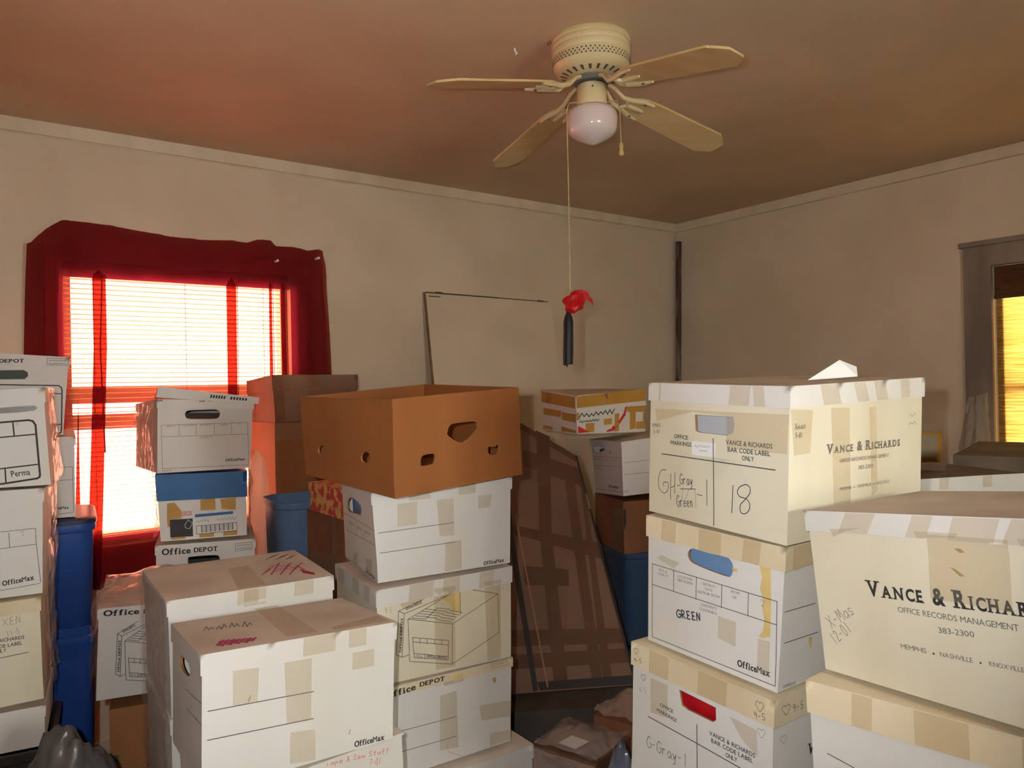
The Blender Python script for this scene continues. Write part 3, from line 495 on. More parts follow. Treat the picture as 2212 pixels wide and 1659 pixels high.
  ('R','pg','redink',[(0.2675,0.1206),(0.2785,0.1216),(0.2666,0.0776),(0.235,0.0411),(0.1966,0.0084),(0.1871,0.0087),(0.1907,0.0263),(0.229,0.0522),(0.2577,0.0889)]),
  ('R','pg','redink',[(0.1584,0.0108),(0.1874,0.0209),(0.187,0.0071),(0.1614,0.0063)]),
  ('R','ln',0.005,'darkgreen',[(0.0165,0.0775),(0.0305,0.0993),(0.0427,0.0818),(0.0561,0.096),(0.0683,0.0796),(0.0816,0.0936),(0.0939,0.0828),(0.1071,0.1005),(0.1191,0.0854),(0.132,0.0999),(0.144,0.0879),(0.1569,0.1043),(0.1686,0.0866),(0.1813,0.1065),(0.1929,0.0874),(0.2055,0.1079)]),
  ('R','ln',0.004,'darkgreen',[(0.0156,0.0545),(0.0242,0.0629),(0.032,0.0529),(0.0406,0.0622),(0.0486,0.0566),(0.057,0.0625),(0.0648,0.0555),(0.0732,0.064),(0.081,0.0563),(0.0894,0.0659),(0.0971,0.0577),(0.1054,0.0662),(0.1131,0.057),(0.1213,0.066)]),
 ],
 'H2': [
  ('L','hole',[(0.0093,0.2069),(0.0207,0.2151),(0.1366,0.2229),(0.1463,0.2157),(0.1334,0.2023),(0.0767,0.1893),(0.0336,0.1873),(0.0104,0.194)]),
  ('L','ln',0.0012,'ink',[(0.004,0.1697),(0.3019,0.1756),(0.2924,0.0175),(0.0084,0.0201)]),
  ('L','ln',0.0012,'ink',[(0.004,0.128),(0.2978,0.1314)]),
  ('L','ln',0.0012,'ink',[(0.2078,0.1731),(0.2049,0.1304)]),
  ('L','ln',0.0012,'ink',[(0.0982,0.172),(0.095,0.1302)]),
  ('L','tx','OfficeMax','slab','ink',(0.1619,0.0308),(0.2685,0.0324),0.0127),
  ('R','ln',0.0014,'ink',[(0.0137,0.1528),(0.1671,0.1482)]),
  ('R','ln',0.0014,'ink',[(0.0113,0.0982),(0.1636,0.093)]),
  ('R','tx','OM99233','thin','ink2',(0.0059,0.0164),(0.0317,0.017),0.0073),
  ('L','tx','LOCATION','thin','ink2',(0.004,0.1541),(0.0918,0.1558),0.0059),
  ('L','tx','DESTROY','thin','ink2',(0.1078,0.1556),(0.185,0.1567),0.0059),
  ('L','tx','TO','thin','ink2',(0.2365,0.1603),(0.2581,0.1588),0.0059),
  ('L','tx','CONTENTS','thin','ink2',(0.0192,0.1116),(0.1097,0.1135),0.0061),
  ('L','pg','stain2',[(0.1851,0.2021),(0.1972,0.2027),(0.2158,0.1891),(0.2002,0.1894)]),
 ],
}
# ---------------------------------------------------------------- materials
def lin(r, g, b):
    f = lambda c: (c/255/12.92) if c <= 10 else ((c/255 + .055)/1.055)**2.4
    return (f(r), f(g), f(b), 1)
MATS = {}
def mat(name, a, b=None, scale=6, rough=.7, bump=0.0, bscale=80, stretch=(1, 1, 1), spec=.3, detail=4, lo=.35, hi=.65, metal=0):
    if name in MATS: return MATS[name]
    m = bpy.data.materials.new(name); m.use_nodes = True; nt = m.node_tree; P = nt.nodes['Principled BSDF']
    P.inputs['Roughness'].default_value = rough; P.inputs['Specular IOR Level'].default_value = spec; P.inputs['Metallic'].default_value = metal
    P.inputs['Base Color'].default_value = a
    tc = nt.nodes.new('ShaderNodeTexCoord'); mp = nt.nodes.new('ShaderNodeMapping'); mp.inputs['Scale'].default_value = stretch
    nt.links.new(tc.outputs['Object'], mp.inputs['Vector'])
    if b is not None:
        n = nt.nodes.new('ShaderNodeTexNoise'); n.inputs['Scale'].default_value = scale; n.inputs['Detail'].default_value = detail
        nt.links.new(mp.outputs[0], n.inputs['Vector'])
        r = nt.nodes.new('ShaderNodeValToRGB'); r.color_ramp.elements[0].color = a; r.color_ramp.elements[1].color = b
        r.color_ramp.elements[0].position = lo; r.color_ramp.elements[1].position = hi
        nt.links.new(n.outputs['Fac'], r.inputs[0]); nt.links.new(r.outputs[0], P.inputs['Base Color'])
    if bump:
        n2 = nt.nodes.new('ShaderNodeTexNoise'); n2.inputs['Scale'].default_value = bscale; n2.inputs['Detail'].default_value = 3
        nt.links.new(mp.outputs[0], n2.inputs['Vector'])
        bp = nt.nodes.new('ShaderNodeBump'); bp.inputs['Strength'].default_value = bump; bp.inputs['Distance'].default_value = .004
        nt.links.new(n2.outputs['Fac'], bp.inputs['Height']); nt.links.new(bp.outputs[0], P.inputs['Normal'])
    MATS[name] = m; return m
def sheer(name, tint, body, amount, rough=.5, gloss=0.0, glow=None):
    """thin film or cloth: part of the light goes straight through tinted, the rest is scattered"""
    m = bpy.data.materials.new(name); m.use_nodes = True; nt = m.node_tree; nt.nodes.clear()
    out = nt.nodes.new('ShaderNodeOutputMaterial'); mix = nt.nodes.new('ShaderNodeMixShader'); mix.inputs[0].default_value = amount
    tr = nt.nodes.new('ShaderNodeBsdfTransparent'); tr.inputs[0].default_value = tint
    P = nt.nodes.new('ShaderNodeBsdfPrincipled'); P.inputs['Base Color'].default_value = body; P.inputs['Roughness'].default_value = rough; P.inputs['Specular IOR Level'].default_value = .2 + gloss
    sh = P
    if glow:
        tl = nt.nodes.new('ShaderNodeBsdfTranslucent'); tl.inputs[0].default_value = glow
        a = nt.nodes.new('ShaderNodeMixShader'); a.inputs[0].default_value = .5
        nt.links.new(P.outputs[0], a.inputs[1]); nt.links.new(tl.outputs[0], a.inputs[2]); sh = a
    nt.links.new(tr.outputs[0], mix.inputs[1]); nt.links.new(sh.outputs[0], mix.inputs[2]); nt.links.new(mix.outputs[0], out.inputs[0])
    MATS[name] = m; return m
mat('white_board', lin(222, 219, 214), lin(212, 208, 198), 4, .62, .06, 60, (1, 1, .2))
mat('cream_board', lin(226, 220, 198), lin(212, 202, 174), 4, .62, .06, 60, (1, 1, .2))
mat('tan_lid', lin(222, 208, 176), lin(208, 191, 156), 4, .6, .06, 60)
mat('dusty_top', lin(222, 208, 190), lin(196, 181, 164), 5, .85, .1, 40)
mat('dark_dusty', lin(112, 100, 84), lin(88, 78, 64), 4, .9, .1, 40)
mat('kraft', lin(156, 98, 52), lin(142, 86, 43), 5, .75, .08, 90, (1, 1, .3))
mat('kraft_dark', lin(136, 90, 60), lin(116, 74, 50), 4, .7, .08, 70)
mat('kraft_panel', lin(114, 82, 62), lin(102, 72, 54), 3, .6, .05, 60)
mat('kraft_edge', lin(170, 120, 70), None, rough=.8)
mat('ink', lin(58, 54, 50), None, rough=.6); mat('ink2', lin(112, 106, 98), None, rough=.6)
mat('pen', lin(62, 60, 62), None, rough=.5); mat('pen2', lin(140, 134, 126), None, rough=.5); mat('pen3', lin(110, 96, 92), None, rough=.6)
mat('redpen', lin(214, 110, 88), None, rough=.6); mat('marker', lin(176, 42, 92), None, rough=.6); mat('marker2', lin(186, 40, 58), None, rough=.6)
mat('label', lin(236, 236, 232), None, rough=.5); mat('stain', lin(220, 196, 132), lin(210, 182, 112), 20, .6); mat('stain2', lin(178, 152, 96), None, rough=.7)
mat('stain3', lin(176, 150, 130), None, rough=.7); mat('crease', lin(150, 92, 48), None, rough=.8); mat('gold', lin(188, 144, 66), lin(178, 134, 58), 9, .5)
mat('black', lin(46, 40, 38), None, rough=.5); mat('blueband', lin(30, 94, 150), lin(28, 86, 138), 6, .4); mat('maroon', lin(150, 90, 76), None, rough=.5)
mat('redink', lin(206, 44, 40), None, rough=.5); mat('darkgreen', lin(70, 80, 66), None, rough=.6); mat('greyplastic', lin(120, 116, 112), None, rough=.3)
mat('inside', lin(150, 130, 104), None, rough=.9); mat('green_print', lin(60, 84, 50), None, rough=.6)
sheer('tape', lin(252, 248, 241), lin(206, 194, 170), .15, .3, .25)
sheer('tape_brown', lin(190, 140, 90), lin(128, 78, 46), .8, .2, .3)
sheer('clear_plastic', (.97, .95, .93, 1), lin(220, 200, 184), .28, .09, .9)
# ---------------------------------------------------------------- objects
def link(name, me, parent=None):
    o = bpy.data.objects.new(name, me); COL.objects.link(o)
    if parent is not None: o.parent = parent
    return o
def tag(o, label=None, cat=None, group=None, kind=None):
    for k, v in (('label', label), ('category', cat), ('group', group), ('kind', kind)):
        if v: o[k] = v
    return o
def thing(name, label, cat, loc=(0, 0, 0), rz=0.0, group=None):
    o = bpy.data.objects.new(name, None); COL.objects.link(o); o.location = loc; o.rotation_euler = (0, 0, rz); o.empty_display_size = .05
    return tag(o, label, cat, group)
class MB:
    """collects faces with per-face materials; world or local points"""
    def __init__(s): s.v = []; s.f = []; s.m = []; s.names = []
    def mi(s, m):
        if m not in s.names: s.names.append(m)
        return s.names.index(m)
    def face(s, pts, m):
        i = len(s.v); s.v += [Vector(p) for p in pts]; s.f.append(tuple(range(i, i+len(pts)))); s.m.append(s.mi(m))
    def mesh(s, pts, faces, m):
        i = len(s.v); s.v += [Vector(p) for p in pts]; k = s.mi(m)
        for q in faces: s.f.append(tuple(i+j for j in q)); s.m.append(k)
    def box(s, a, b, m, tf=None):
        (x0, y0, z0), (x1, y1, z1) = a, b
        p = [Vector(q) for q in ((x0,y0,z0),(x1,y0,z0),(x1,y1,z0),(x0,y1,z0),(x0,y0,z1),(x1,y0,z1),(x1,y1,z1),(x0,y1,z1))]
        if tf: p = [tf(q) for q in p]
        s.mesh(p, [(0,3,2,1),(4,5,6,7),(0,1,5,4),(1,2,6,5),(2,3,7,6),(3,0,4,7)], m)
    def lathe(s, prof, m, n=40, tf=None, cap=True):
        pts = []; F = []
        for r, z in prof:
            for k in range(n):
                a = 2*math.pi*k/n; p = Vector((r*math.cos(a), r*math.sin(a), z)); pts.append(tf(p) if tf else p)
        for j in range(len(prof)-1):
            for k in range(n): F.append((j*n+k, j*n+(k+1) % n, (j+1)*n+(k+1) % n, (j+1)*n+k))
        if cap: F.append(tuple(range(n-1, -1, -1))); F.append(tuple((len(prof)-1)*n+k for k in range(n)))
        s.mesh(pts, F, m)
    def tube(s, path, rad, m, n=8):
        path = [Vector(p) for p in path]; pts = []; F = []
        rad = rad if isinstance(rad, (list, tuple)) else [rad]*len(path)
        for i, p in enumerate(path):
            d = (path[min(i+1, len(path)-1)] - path[max(i-1, 0)]).normalized(); u = d.orthogonal().normalized()
            if i and abs(d.dot(pd)) > .3: u = (pu - d*pu.dot(d)).normalized()
            w = d.cross(u); pd, pu = d, u
            for k in range(n): a = 2*math.pi*k/n; pts.append(p + (u*math.cos(a)+w*math.sin(a))*rad[i])
        for i in range(len(path)-1):
            for k in range(n): F.append((i*n+k, i*n+(k+1) % n, (i+1)*n+(k+1) % n, (i+1)*n+k))
        F.append(tuple(range(n-1, -1, -1))); F.append(tuple((len(path)-1)*n+k for k in range(n)))
        s.mesh(pts, F, m)
    def build(s, name, parent=None, inv=None, smooth=False, weld=True, bevel=0):
        me = bpy.data.meshes.new(name); vs = [inv @ p for p in s.v] if inv else s.v
        me.from_pydata([tuple(p) for p in vs], [], s.f)
        for n in s.names: me.materials.append(MATS[n])
        me.polygons.foreach_set('material_index', s.m)
        bm = bmesh.new(); bm.from_mesh(me)
        if weld: bmesh.ops.remove_doubles(bm, verts=bm.verts, dist=2e-5)
        if bevel: bmesh.ops.bevel(bm, geom=[e for e in bm.edges if e.calc_face_angle(0) > .5], offset=bevel, segments=2, affect='EDGES', profile=.5)
        if smooth:
            for f in bm.faces: f.smooth = True
            for e in bm.edges: e.smooth = e.calc_face_angle(0) < R(40)
        bm.to_mesh(me); bm.free(); me.update()
        return link(name, me, parent)
# ---------------------------------------------------------------- lettering
GC = {}
def glyph(ch, bold):
    if (ch, bold) in GC: return GC[(ch, bold)]
    c = bpy.data.curves.new('t', 'FONT'); c.body = ch; c.size = 1; c.offset = 0 if ch in 'MWw' else bold; c.resolution_u = 4 if bold > .015 else 2; c.fill_mode = 'FRONT'
    o = bpy.data.objects.new('t', c); me = o.to_mesh()
    v = [(p.co.x, p.co.y) for p in me.vertices]; f = [tuple(p.vertices) for p in me.polygons]
    o.to_mesh_clear(); bpy.data.objects.remove(o); bpy.data.curves.remove(c)
    GC[(ch, bold)] = (v, f); return v, f
def clusters(xs, gap=.06):
    xs = sorted(xs); out = []
    for x in xs:
        if out and x - out[-1][1] < gap: out[-1][1] = x
        else: out.append([x, x])
    return out
def layout(text, style):
    """2D polygons of a line of text in em units: list of (verts, faces), width, cap height"""
    bold = {'sans': .012, 'thin': 0.0, 'slab': .022, 'cap': .034}[style]; x = 0.0; out = []
    cap = max(y for _, y in glyph('H', bold)[0]); first = True
    for ch in text:
        if ch == ' ': x += .32; first = True; continue
        k = 1.0; c2 = ch
        if style == 'cap' and not first and ch != '&': k = .74
        v, f = glyph(c2, bold)
        if not v: x += .3; continue
        x0 = min(p[0] for p in v); x1 = max(p[0] for p in v); y0 = min(p[1] for p in v); y1 = max(p[1] for p in v)
        w = .85 if style == 'cap' else 1.0
        vv = [(x + (p[0]-x0)*k*w, p[1]*k) for p in v]; polys = [(vv, f)]; gw = (x1-x0)*k*w
        if style == 'slab' or (ch in 'MWw' and bold):
            e = .02 if style == 'slab' else bold; polys += [([(p[0]+e, p[1]) for p in vv], f), ([(p[0]-e, p[1]) for p in vv], f)]
        if style in ('slab', 'cap') and ch not in 'OcCeaoSDGsp&R.Q' or (style == 'cap' and ch in 'RD'):
            sl = .055*k + .012; ov = .085*k
            for top in (0, 1):
                if (ch in 'AEfitT' and top and ch != 'i') or (ch in 'V' and not top): continue
                if ch in 'RDP' and top: pass
                yy = (y1 if top else y0)*k
                xs = [p[0] for p in vv if abs(p[1]-yy) < .02]
                cl = clusters(xs)
                if ch == 'M' or (ch == 'N' and top): cl = [cl[0], cl[-1]] if len(cl) > 1 else cl
                if ch == 'N' and not top: cl = cl[:1]
                for a, b in cl:
                    if ch in 'EDRPLi' or b-a < .3:
                        l = a-ov; r = (b+ov) if not (ch in 'EDRPB' and b-a > .2) else b
                        q0, q1 = (yy-sl, yy) if top else (yy, yy+sl)
                        polys.append(([(l, q0), (r, q0), (r, q1), (l, q1)], [(0, 1, 2, 3)]))
            gw += .07
        out += polys; x += gw + (.085 if style in ('slab', 'cap') else .07); first = False
    return out, x - .07, cap
HAND = {'G':[[(.8,.85),(.45,1),(.1,.6),(.15,.15),(.5,0),(.8,.2),(.8,.45),(.5,.45)]],'r':[[(.15,.55),(.2,0)],[(.2,.4),(.4,.58),(.65,.5)]],'a':[[(.7,.5),(.4,.55),(.15,.25),(.4,0),(.68,.2),(.7,.5),(.75,0)]],
'y':[[(.15,.55),(.35,.1),(.65,.5)],[(.65,.55),(.45,-.3),(.2,-.35)]],'e':[[(.15,.28),(.65,.32),(.5,.55),(.2,.45),(.15,.15),(.4,0),(.7,.12)]],'n':[[(.15,.55),(.18,0)],[(.18,.35),(.45,.55),(.62,.4),(.66,0)]],
'1':[[(.45,1),(.42,0)]],'X':[[(.1,1),(.75,0)],[(.75,1),(.1,0)]],'M':[[(.05,0),(.2,1),(.42,.35),(.68,1),(.8,0)]],'A':[[(.05,0),(.4,1),(.75,0)],[(.2,.4),(.62,.4)]],'S':[[(.7,.9),(.4,1),(.15,.75),(.6,.4),(.55,.05),(.1,.1)]],
'5':[[(.7,1),(.25,1),(.2,.55),(.6,.5),(.65,.15),(.35,0),(.1,.12)]],'0':[[(.4,1),(.15,.6),(.2,.1),(.5,0),(.7,.4),(.6,.9),(.4,1)]],'-':[[(.15,.45),(.6,.45)]],'9':[[(.65,.75),(.4,1),(.15,.75),(.4,.5),(.65,.75),(.6,0)]],
'2':[[(.15,.8),(.45,1),(.65,.75),(.15,.05),(.75,.05)]],'4':[[(.55,0),(.5,1),(.1,.35),(.75,.38)]],'7':[[(.1,.95),(.7,1),(.3,0)]],'m':[[(.08,.55),(.1,0)],[(.1,.4),(.3,.55),(.4,.05)],[(.4,.4),(.6,.55),(.72,0)]],'s':[[(.6,.5),(.3,.55),(.2,.38),(.55,.2),(.45,0),(.12,.06)]],
'T':[[(.05,1),(.8,.95)],[(.42,.98),(.4,0)]],'p':[[(.2,.5),(.15,-.4)],[(.2,.4),(.5,.55),(.6,.25),(.2,.05)]],'&':[[(.7,.1),(.3,.8),(.5,.95),(.5,.6),(.15,.25),(.4,0),(.7,.4)]],'w':[[(.05,.5),(.2,0),(.4,.4),(.55,0),(.75,.5)]],'t':[[(.4,.9),(.38,.05),(.6,0)],[(.15,.6),(.65,.62)]],
'u':[[(.15,.5),(.2,.05),(.5,.05),(.65,.5),(.7,0)]],'f':[[(.65,.95),(.4,.9),(.38,-.2)],[(.15,.5),(.65,.52)]],'x':[[(.1,.5),(.6,0)],[(.6,.55),(.1,0)]],'R':[[(.15,0),(.15,1),(.55,.9),(.5,.55),(.2,.5),(.7,0)]],'E':[[(.65,1),(.15,.95),(.35,.5),(.15,.05),(.65,0)],[(.2,.5),(.55,.5)]],
'N':[[(.1,0),(.15,1),(.6,.05),(.65,1)]],'C':[[(.7,.85),(.35,1),(.1,.5),(.35,0),(.7,.15)]]}
def smooth_line(p, closed=False, k=4):
    p = [Vector((q[0], q[1])) for q in p]; n = len(p); out = []
    for i in range(n if closed else n-1):
        a, b, c, d = (p[(i-1) % n], p[i], p[(i+1) % n], p[(i+2) % n]) if closed else (p[max(i-1, 0)], p[i], p[i+1], p[min(i+2, n-1)])
        for j in range(k):
            t = j/k; out.append(.5*((2*b)+(c-a)*t+(2*a-5*b+4*c-d)*t*t+(3*b-a-3*c+d)*t**3))
    return out if closed else out+[p[-1]]
def ribbon(pts, w, maxlen=.03):
    P = [Vector((p[0], p[1])) for p in pts]; quads = []
    for a, b in zip(P, P[1:]):
        d = b - a; L = d.length
        if L < 1e-6: continue
        d /= L; n = Vector((-d.y, d.x))*w*.5; a2 = a - d*w*.4; b2 = b + d*w*.4; k = max(1, int(L/maxlen))
        for i in range(k):
            p = a2.lerp(b2, i/k); q = a2.lerp(b2, (i+1)/k); quads.append([p-n, q-n, q+n, p+n])
    return quads
def refine(poly, maxlen=.035):
    """fill a 2D polygon and split it finely so that it can follow a bowed face"""
    bm = bmesh.new(); tri = tessellate_polygon([[Vector((p[0], p[1], 0)) for p in poly]])
    vs = [bm.verts.new((p[0], p[1], 0)) for p in poly]
    for t in tri:
        try: bm.faces.new([vs[i] for i in t])
        except ValueError: pass
    for _ in range(4):
        E = [e for e in bm.edges if e.calc_length() > maxlen]
        if not E: break
        bmesh.ops.subdivide_edges(bm, edges=E, cuts=1); bmesh.ops.triangulate(bm, faces=bm.faces)
    bm.normal_update()
    fl = sum(f.normal.z for f in bm.faces) < 0
    bm.verts.index_update(); v = [(p.co.x, p.co.y) for p in bm.verts]; f = [tuple(x.index for x in (reversed(q.verts) if fl else q.verts)) for q in bm.faces]; bm.free()
    return v, f
# ---------------------------------------------------------------- cartons
def prism(N, yaw, lu, lv, h, z0):
    c, s = math.cos(R(yaw)), math.sin(R(yaw)); out = []
    for k in (0, 1):
        for b in (0, 1):
            for a in (0, 1): out.append((N[0]+c*lu*a-s*lv*b, N[1]+s*lu*a+c*lv*b, z0+h*k))
    return out
class Carton:
    """a (slightly bowed and skewed) carton given by its eight corners: u runs right, v left-back, w up from the near corner"""
    def __init__(s, K, seed=0, bow=.002, lid=.038, ov=.0035):
        s.K = [Vector(p) for p in K]; k = s.K
        s.lu = ((k[1]-k[0]).length+(k[5]-k[4]).length)/2; s.lv = ((k[2]-k[0]).length+(k[6]-k[4]).length)/2; s.h = ((k[4]-k[0]).length+(k[7]-k[3]).length)/2
        s.seed = seed; s.bow = bow; s.lid = lid; s.ov = ov
        s.base = (k[0]+k[1]+k[2]+k[3])/4; d = (k[1]-k[0]); s.yaw = math.atan2(d.y, d.x)
    def P(s, u, v, w):
        a, b, c = u/s.lu, v/s.lv, w/s.h; k = s.K
        p = ((k[0]*(1-a)+k[1]*a)*(1-b)+(k[2]*(1-a)+k[3]*a)*b)*(1-c)+((k[4]*(1-a)+k[5]*a)*(1-b)+(k[6]*(1-a)+k[7]*a)*b)*c
        if s.bow:
            q = Vector((u*2.5+s.seed*7.3, v*2.5-s.seed*3.1, w*2.5+s.seed)); p = p + noise.noise_vector(q)*s.bow*max(0.0, min(1.0, c*6))
        return p
    def F(s, face, a, t, off):
        """point on a face: a to the right as seen from outside, t up, off outward"""
        if face == 'R': return s.P(a, -off, t)
        if face == 'L': return s.P(-off, s.lv-a, t)
        if face == 'X': return s.P(s.lu+off, a, t)
        if face == 'Y': return s.P(s.lu-a, s.lv+off, t)
        if face == 'T': return s.P(a, t, s.h+off)
        if face == 'D': return s.P(a, s.lv-t, -off)
    def width(s, face): return s.lu if face in 'RYTD' else s.lv
    def wall(s, mb, face, m, a0, a1, t0, t1, off, holes=(), inner=None, inm='inside', step=.045, thick=.005):
        na = max(1, round((a1-a0)/step)); ntt = max(1, round((t1-t0)/step))
        A = [a0+(a1-a0)*i/na for i in range(na+1)]; T = [t0+(t1-t0)*i/ntt for i in range(ntt+1)]
        ia = ja = it = jt = -1
        if holes:
            hs = [p for h in holes for p in h]; e = .004
            la, ra, lt, rt = min(p[0] for p in hs)-e, max(p[0] for p in hs)+e, min(p[1] for p in hs)-e, max(p[1] for p in hs)+e
            ia = max(i for i in range(na+1) if A[i] <= max(la, a0)); ja = min(i for i in range(na+1) if A[i] >= min(ra, a1))
            it = max(i for i in range(ntt+1) if T[i] <= max(lt, t0)); jt = min(i for i in range(ntt+1) if T[i] >= min(rt, t1))
        for flip, o, mm in [(False, off, m)] + ([(True, off-thick, inner)] if inner else []):
            for i in range(na):
                for j in range(ntt):
                    if holes and ia <= i < ja and it <= j < jt: continue
                    q = [(A[i], T[j]), (A[i+1], T[j]), (A[i+1], T[j+1]), (A[i], T[j+1])]
                    if flip: q.reverse()
                    mb.face([s.F(face, x, y, o) for x, y in q], mm)
            if holes:
                ring = [(A[i], T[it]) for i in range(ia, ja)]+[(A[ja], T[j]) for j in range(it, jt)]+[(A[i], T[jt]) for i in range(ja, ia, -1)]+[(A[ia], T[j]) for j in range(jt, it, -1)]
                flat = ring+[p for h in holes for p in h]
                tri = tessellate_polygon([[Vector((p[0], p[1], 0)) for p in ring]]+[[Vector((p[0], p[1], 0)) for p in h] for h in holes])
                for t in tri:
                    p = [flat[k] for k in t]; ar = (p[1][0]-p[0][0])*(p[2][1]-p[0][1])-(p[2][0]-p[0][0])*(p[1][1]-p[0][1])
                    if (ar < 0) != flip: p.reverse()
                    mb.face([s.F(face, x, y, o) for x, y in p], mm)
        for h in holes:
            n = len(h)
            for i in range(n):
                p, q = h[i], h[(i+1) % n]
                mb.face([s.F(face, *p, off), s.F(face, *q, off), s.F(face, *q, off-thick), s.F(face, *p, off-thick)], 'kraft_edge')
    def rag(s, a, k, amp):
        return amp*(noise.noise(Vector((a*22+s.seed*5, k*9.1, s.seed)))*.7+noise.noise(Vector((a*60, k*3.7, s.seed*2)))*.5)
    def make(s, name, label, cat='box', group=None, m='white_board', lm=None, tm='dusty_top', prints=(), rag=.002, open_top=False, lidless=False, facemats=None):
        prints = list(prints); root = thing(name, label, cat, s.base, s.yaw, group); s.root = root
        inv = (Matrix.Translation(s.base) @ Matrix.Rotation(s.yaw, 4, 'Z')).inverted(); s.inv = inv
        ov = 0.0 if (open_top or lidless) else s.ov; lm = lm or m
        top = s.h if (open_top or lidless) else s.h-.004
        mb = MB(); holes = {}
        for it in prints:
            if it[1] == 'hole': holes.setdefault(it[0], []).append([tuple(q) for q in smooth_line(it[2], True, 3)] if len(it[2]) >= 8 else it[2])
        fm = facemats or {}
        for f in 'RLXY': s.wall(mb, f, fm.get(f, m), ov if f in 'RLXY' else 0, s.width(f)-ov, 0, top, -ov, holes.get(f, ()), inner='kraft' if open_top else None)
        s.wall(mb, 'D', m, ov, s.lu-ov, ov, s.lv-ov, 0)
        if open_top:
            for f in 'RLXY': mb.face([s.F(f, 0, top, 0), s.F(f, s.width(f), top, 0), s.F(f, s.width(f)-.005, top, -.005), s.F(f, .005, top, -.005)], 'kraft_edge')
            s.wall(mb, 'D', 'kraft', .005, s.lu-.005, .005, s.lv-.005, -.004)
        if lidless: s.wall(mb, 'T', tm, 0, s.lu, 0, s.lv, 0)
        s.lidbottom = s.h if (open_top or lidless) else s.h-s.lid
        s.ovr = ov
        s.draw(mb, [p for p in prints if p[1] not in ('hole', 'tape') and not s.onlid(p)], -ov)
        s.body = mb.build('box_body', root, inv, smooth=True)
        if not (open_top or lidless):
            ml = MB()
            for k, f in enumerate('RLXY'):
                w = s.width(f); n = max(4, round(w/.02)); lo = [s.lidbottom+s.rag(w*i/n, k, rag) for i in range(n+1)]
                for i in range(n):
                    a, b = w*i/n, w*(i+1)/n; mid0, mid1 = (lo[i]+s.h)/2, (lo[i+1]+s.h)/2
                    ml.face([s.F(f, a, lo[i], 0), s.F(f, b, lo[i+1], 0), s.F(f, b, mid1, 0), s.F(f, a, mid0, 0)], lm); ml.face([s.F(f, a, mid0, 0), s.F(f, b, mid1, 0), s.F(f, b, s.h, 0), s.F(f, a, s.h, 0)], lm)
                    ml.face([s.F(f, a, lo[i], -ov*.9), s.F(f, b, lo[i+1], -ov*.9), s.F(f, b, lo[i+1], 0), s.F(f, a, lo[i], 0)], 'kraft_edge')
            s.wall(ml, 'T', tm, 0, s.lu, 0, s.lv, 0)
            s.draw(ml, [p for p in prints if p[1] not in ('hole', 'tape') and s.onlid(p)], 0)
            s.lido = ml.build('box_lid', root, inv, smooth=True)
        for it in prints:
            if it[1] == 'tape': s.tape(it[0], it[2])
        return root
    def pts(s, it):
        return it[4] if it[1] == 'ln' else it[3] if it[1] == 'pg' else it[2] if it[1] in ('tape', 'hole') else [it[5], it[6]]
    def onlid(s, it):
        p = s.pts(it); return (it[0] == 'T' and s.lidbottom < s.h) or sum(q[1] for q in p)/len(p) > s.lidbottom - .003
    def tape(s, face, poly, m='tape'):
        mb = MB(); v, f = refine(poly); o = .0014 if s.onlid((face, 'tape', poly)) else (-s.ovr+.0014)
        lidt = s.lidbottom if face != 'T' else -1
        pts = [s.F(face, a, t, .0014 if t > lidt-.001 else -s.ovr+.0014) for a, t in v]
        mb.mesh(pts, f, m); mb.build('tape_strip', s.root, s.inv, weld=False)
    def draw(s, mb, items, base):
        for it in items:
            f = it[0]
            if it[1] == 'ln':
                for q in ribbon(smooth_line(it[4]) if len(it[4]) > 5 and it[3] in ('pen', 'pen2') else it[4], it[2]): mb.face([s.F(f, p.x, p.y, base+.0008) for p in q], it[3])
            elif it[1] == 'pg':
                v, fs = refine(it[3]); mb.mesh([s.F(f, a, t, base+.0005) for a, t in v], fs, it[2])
            elif it[1] in ('tx', 'hw'):
                a = Vector(it[5]); b = Vector(it[6]); d = b-a; W = d.length; d = d/W; n = Vector((-d.y, d.x)); cap = abs(it[7])
                if it[1] == 'tx':
                    polys, w0, c0 = layout(it[2], it[3]); sx, sy = W/w0, cap/c0
                    for v, fs in polys: mb.mesh([s.F(f, *(a+d*x*sx+n*y*sy), base+.0009) for x, y in v], fs, it[4])
                else:
                    tw = sum(.5 if c == ' ' else .9 for c in it[2]); x = 0
                    for c in it[2]:
                        if c == ' ': x += .5; continue
                        for st in HAND.get(c, []):
                            pl = [a+d*(x+p[0])*W/tw+n*p[1]*cap for p in st]
                            for q in ribbon(smooth_line(pl) if len(pl) > 4 else pl, it[3]): mb.face([s.F(f, p.x, p.y, base+.0009) for p in q], it[4])
                        x += .9
    def wrap(s, faces, amp=.012, lift=.006, seed=1, dome=0.0, step=.016):
        """crumpled clear plastic drawn round some faces of the carton"""
        mb = MB()
        for f in faces:
            w = s.width(f); hh = s.lv if f in 'TD' else s.h; na = round(w/step); nt_ = round(hh/step); g = {}
            for i in range(na+1):
                for j in range(nt_+1):
                    a, t = w*i/na, hh*j/nt_
                    if f == 'T': e = min(a, w-a, t, hh-t)/.06
                    else: e = min(a, w-a)/.04
                    e = max(0, min(1, e)); base = s.F(f, a, t, 0)
                    n1 = abs(noise.noise(base*9+Vector((seed*3, 0, 0)))); n2 = abs(noise.noise(base*28+Vector((0, seed, 0))))
                    o = lift+amp*(n1*.9+n2*.5)+ (dome*math.sin(math.pi*i/na)*math.sin(math.pi*j/nt_) if f == 'T' else 0)
                    g[i, j] = s.F(f, a, t, o)
            for i in range(na):
                for j in range(nt_): mb.face([g[i, j], g[i+1, j], g[i+1, j+1], g[i, j+1]], 'clear_plastic')
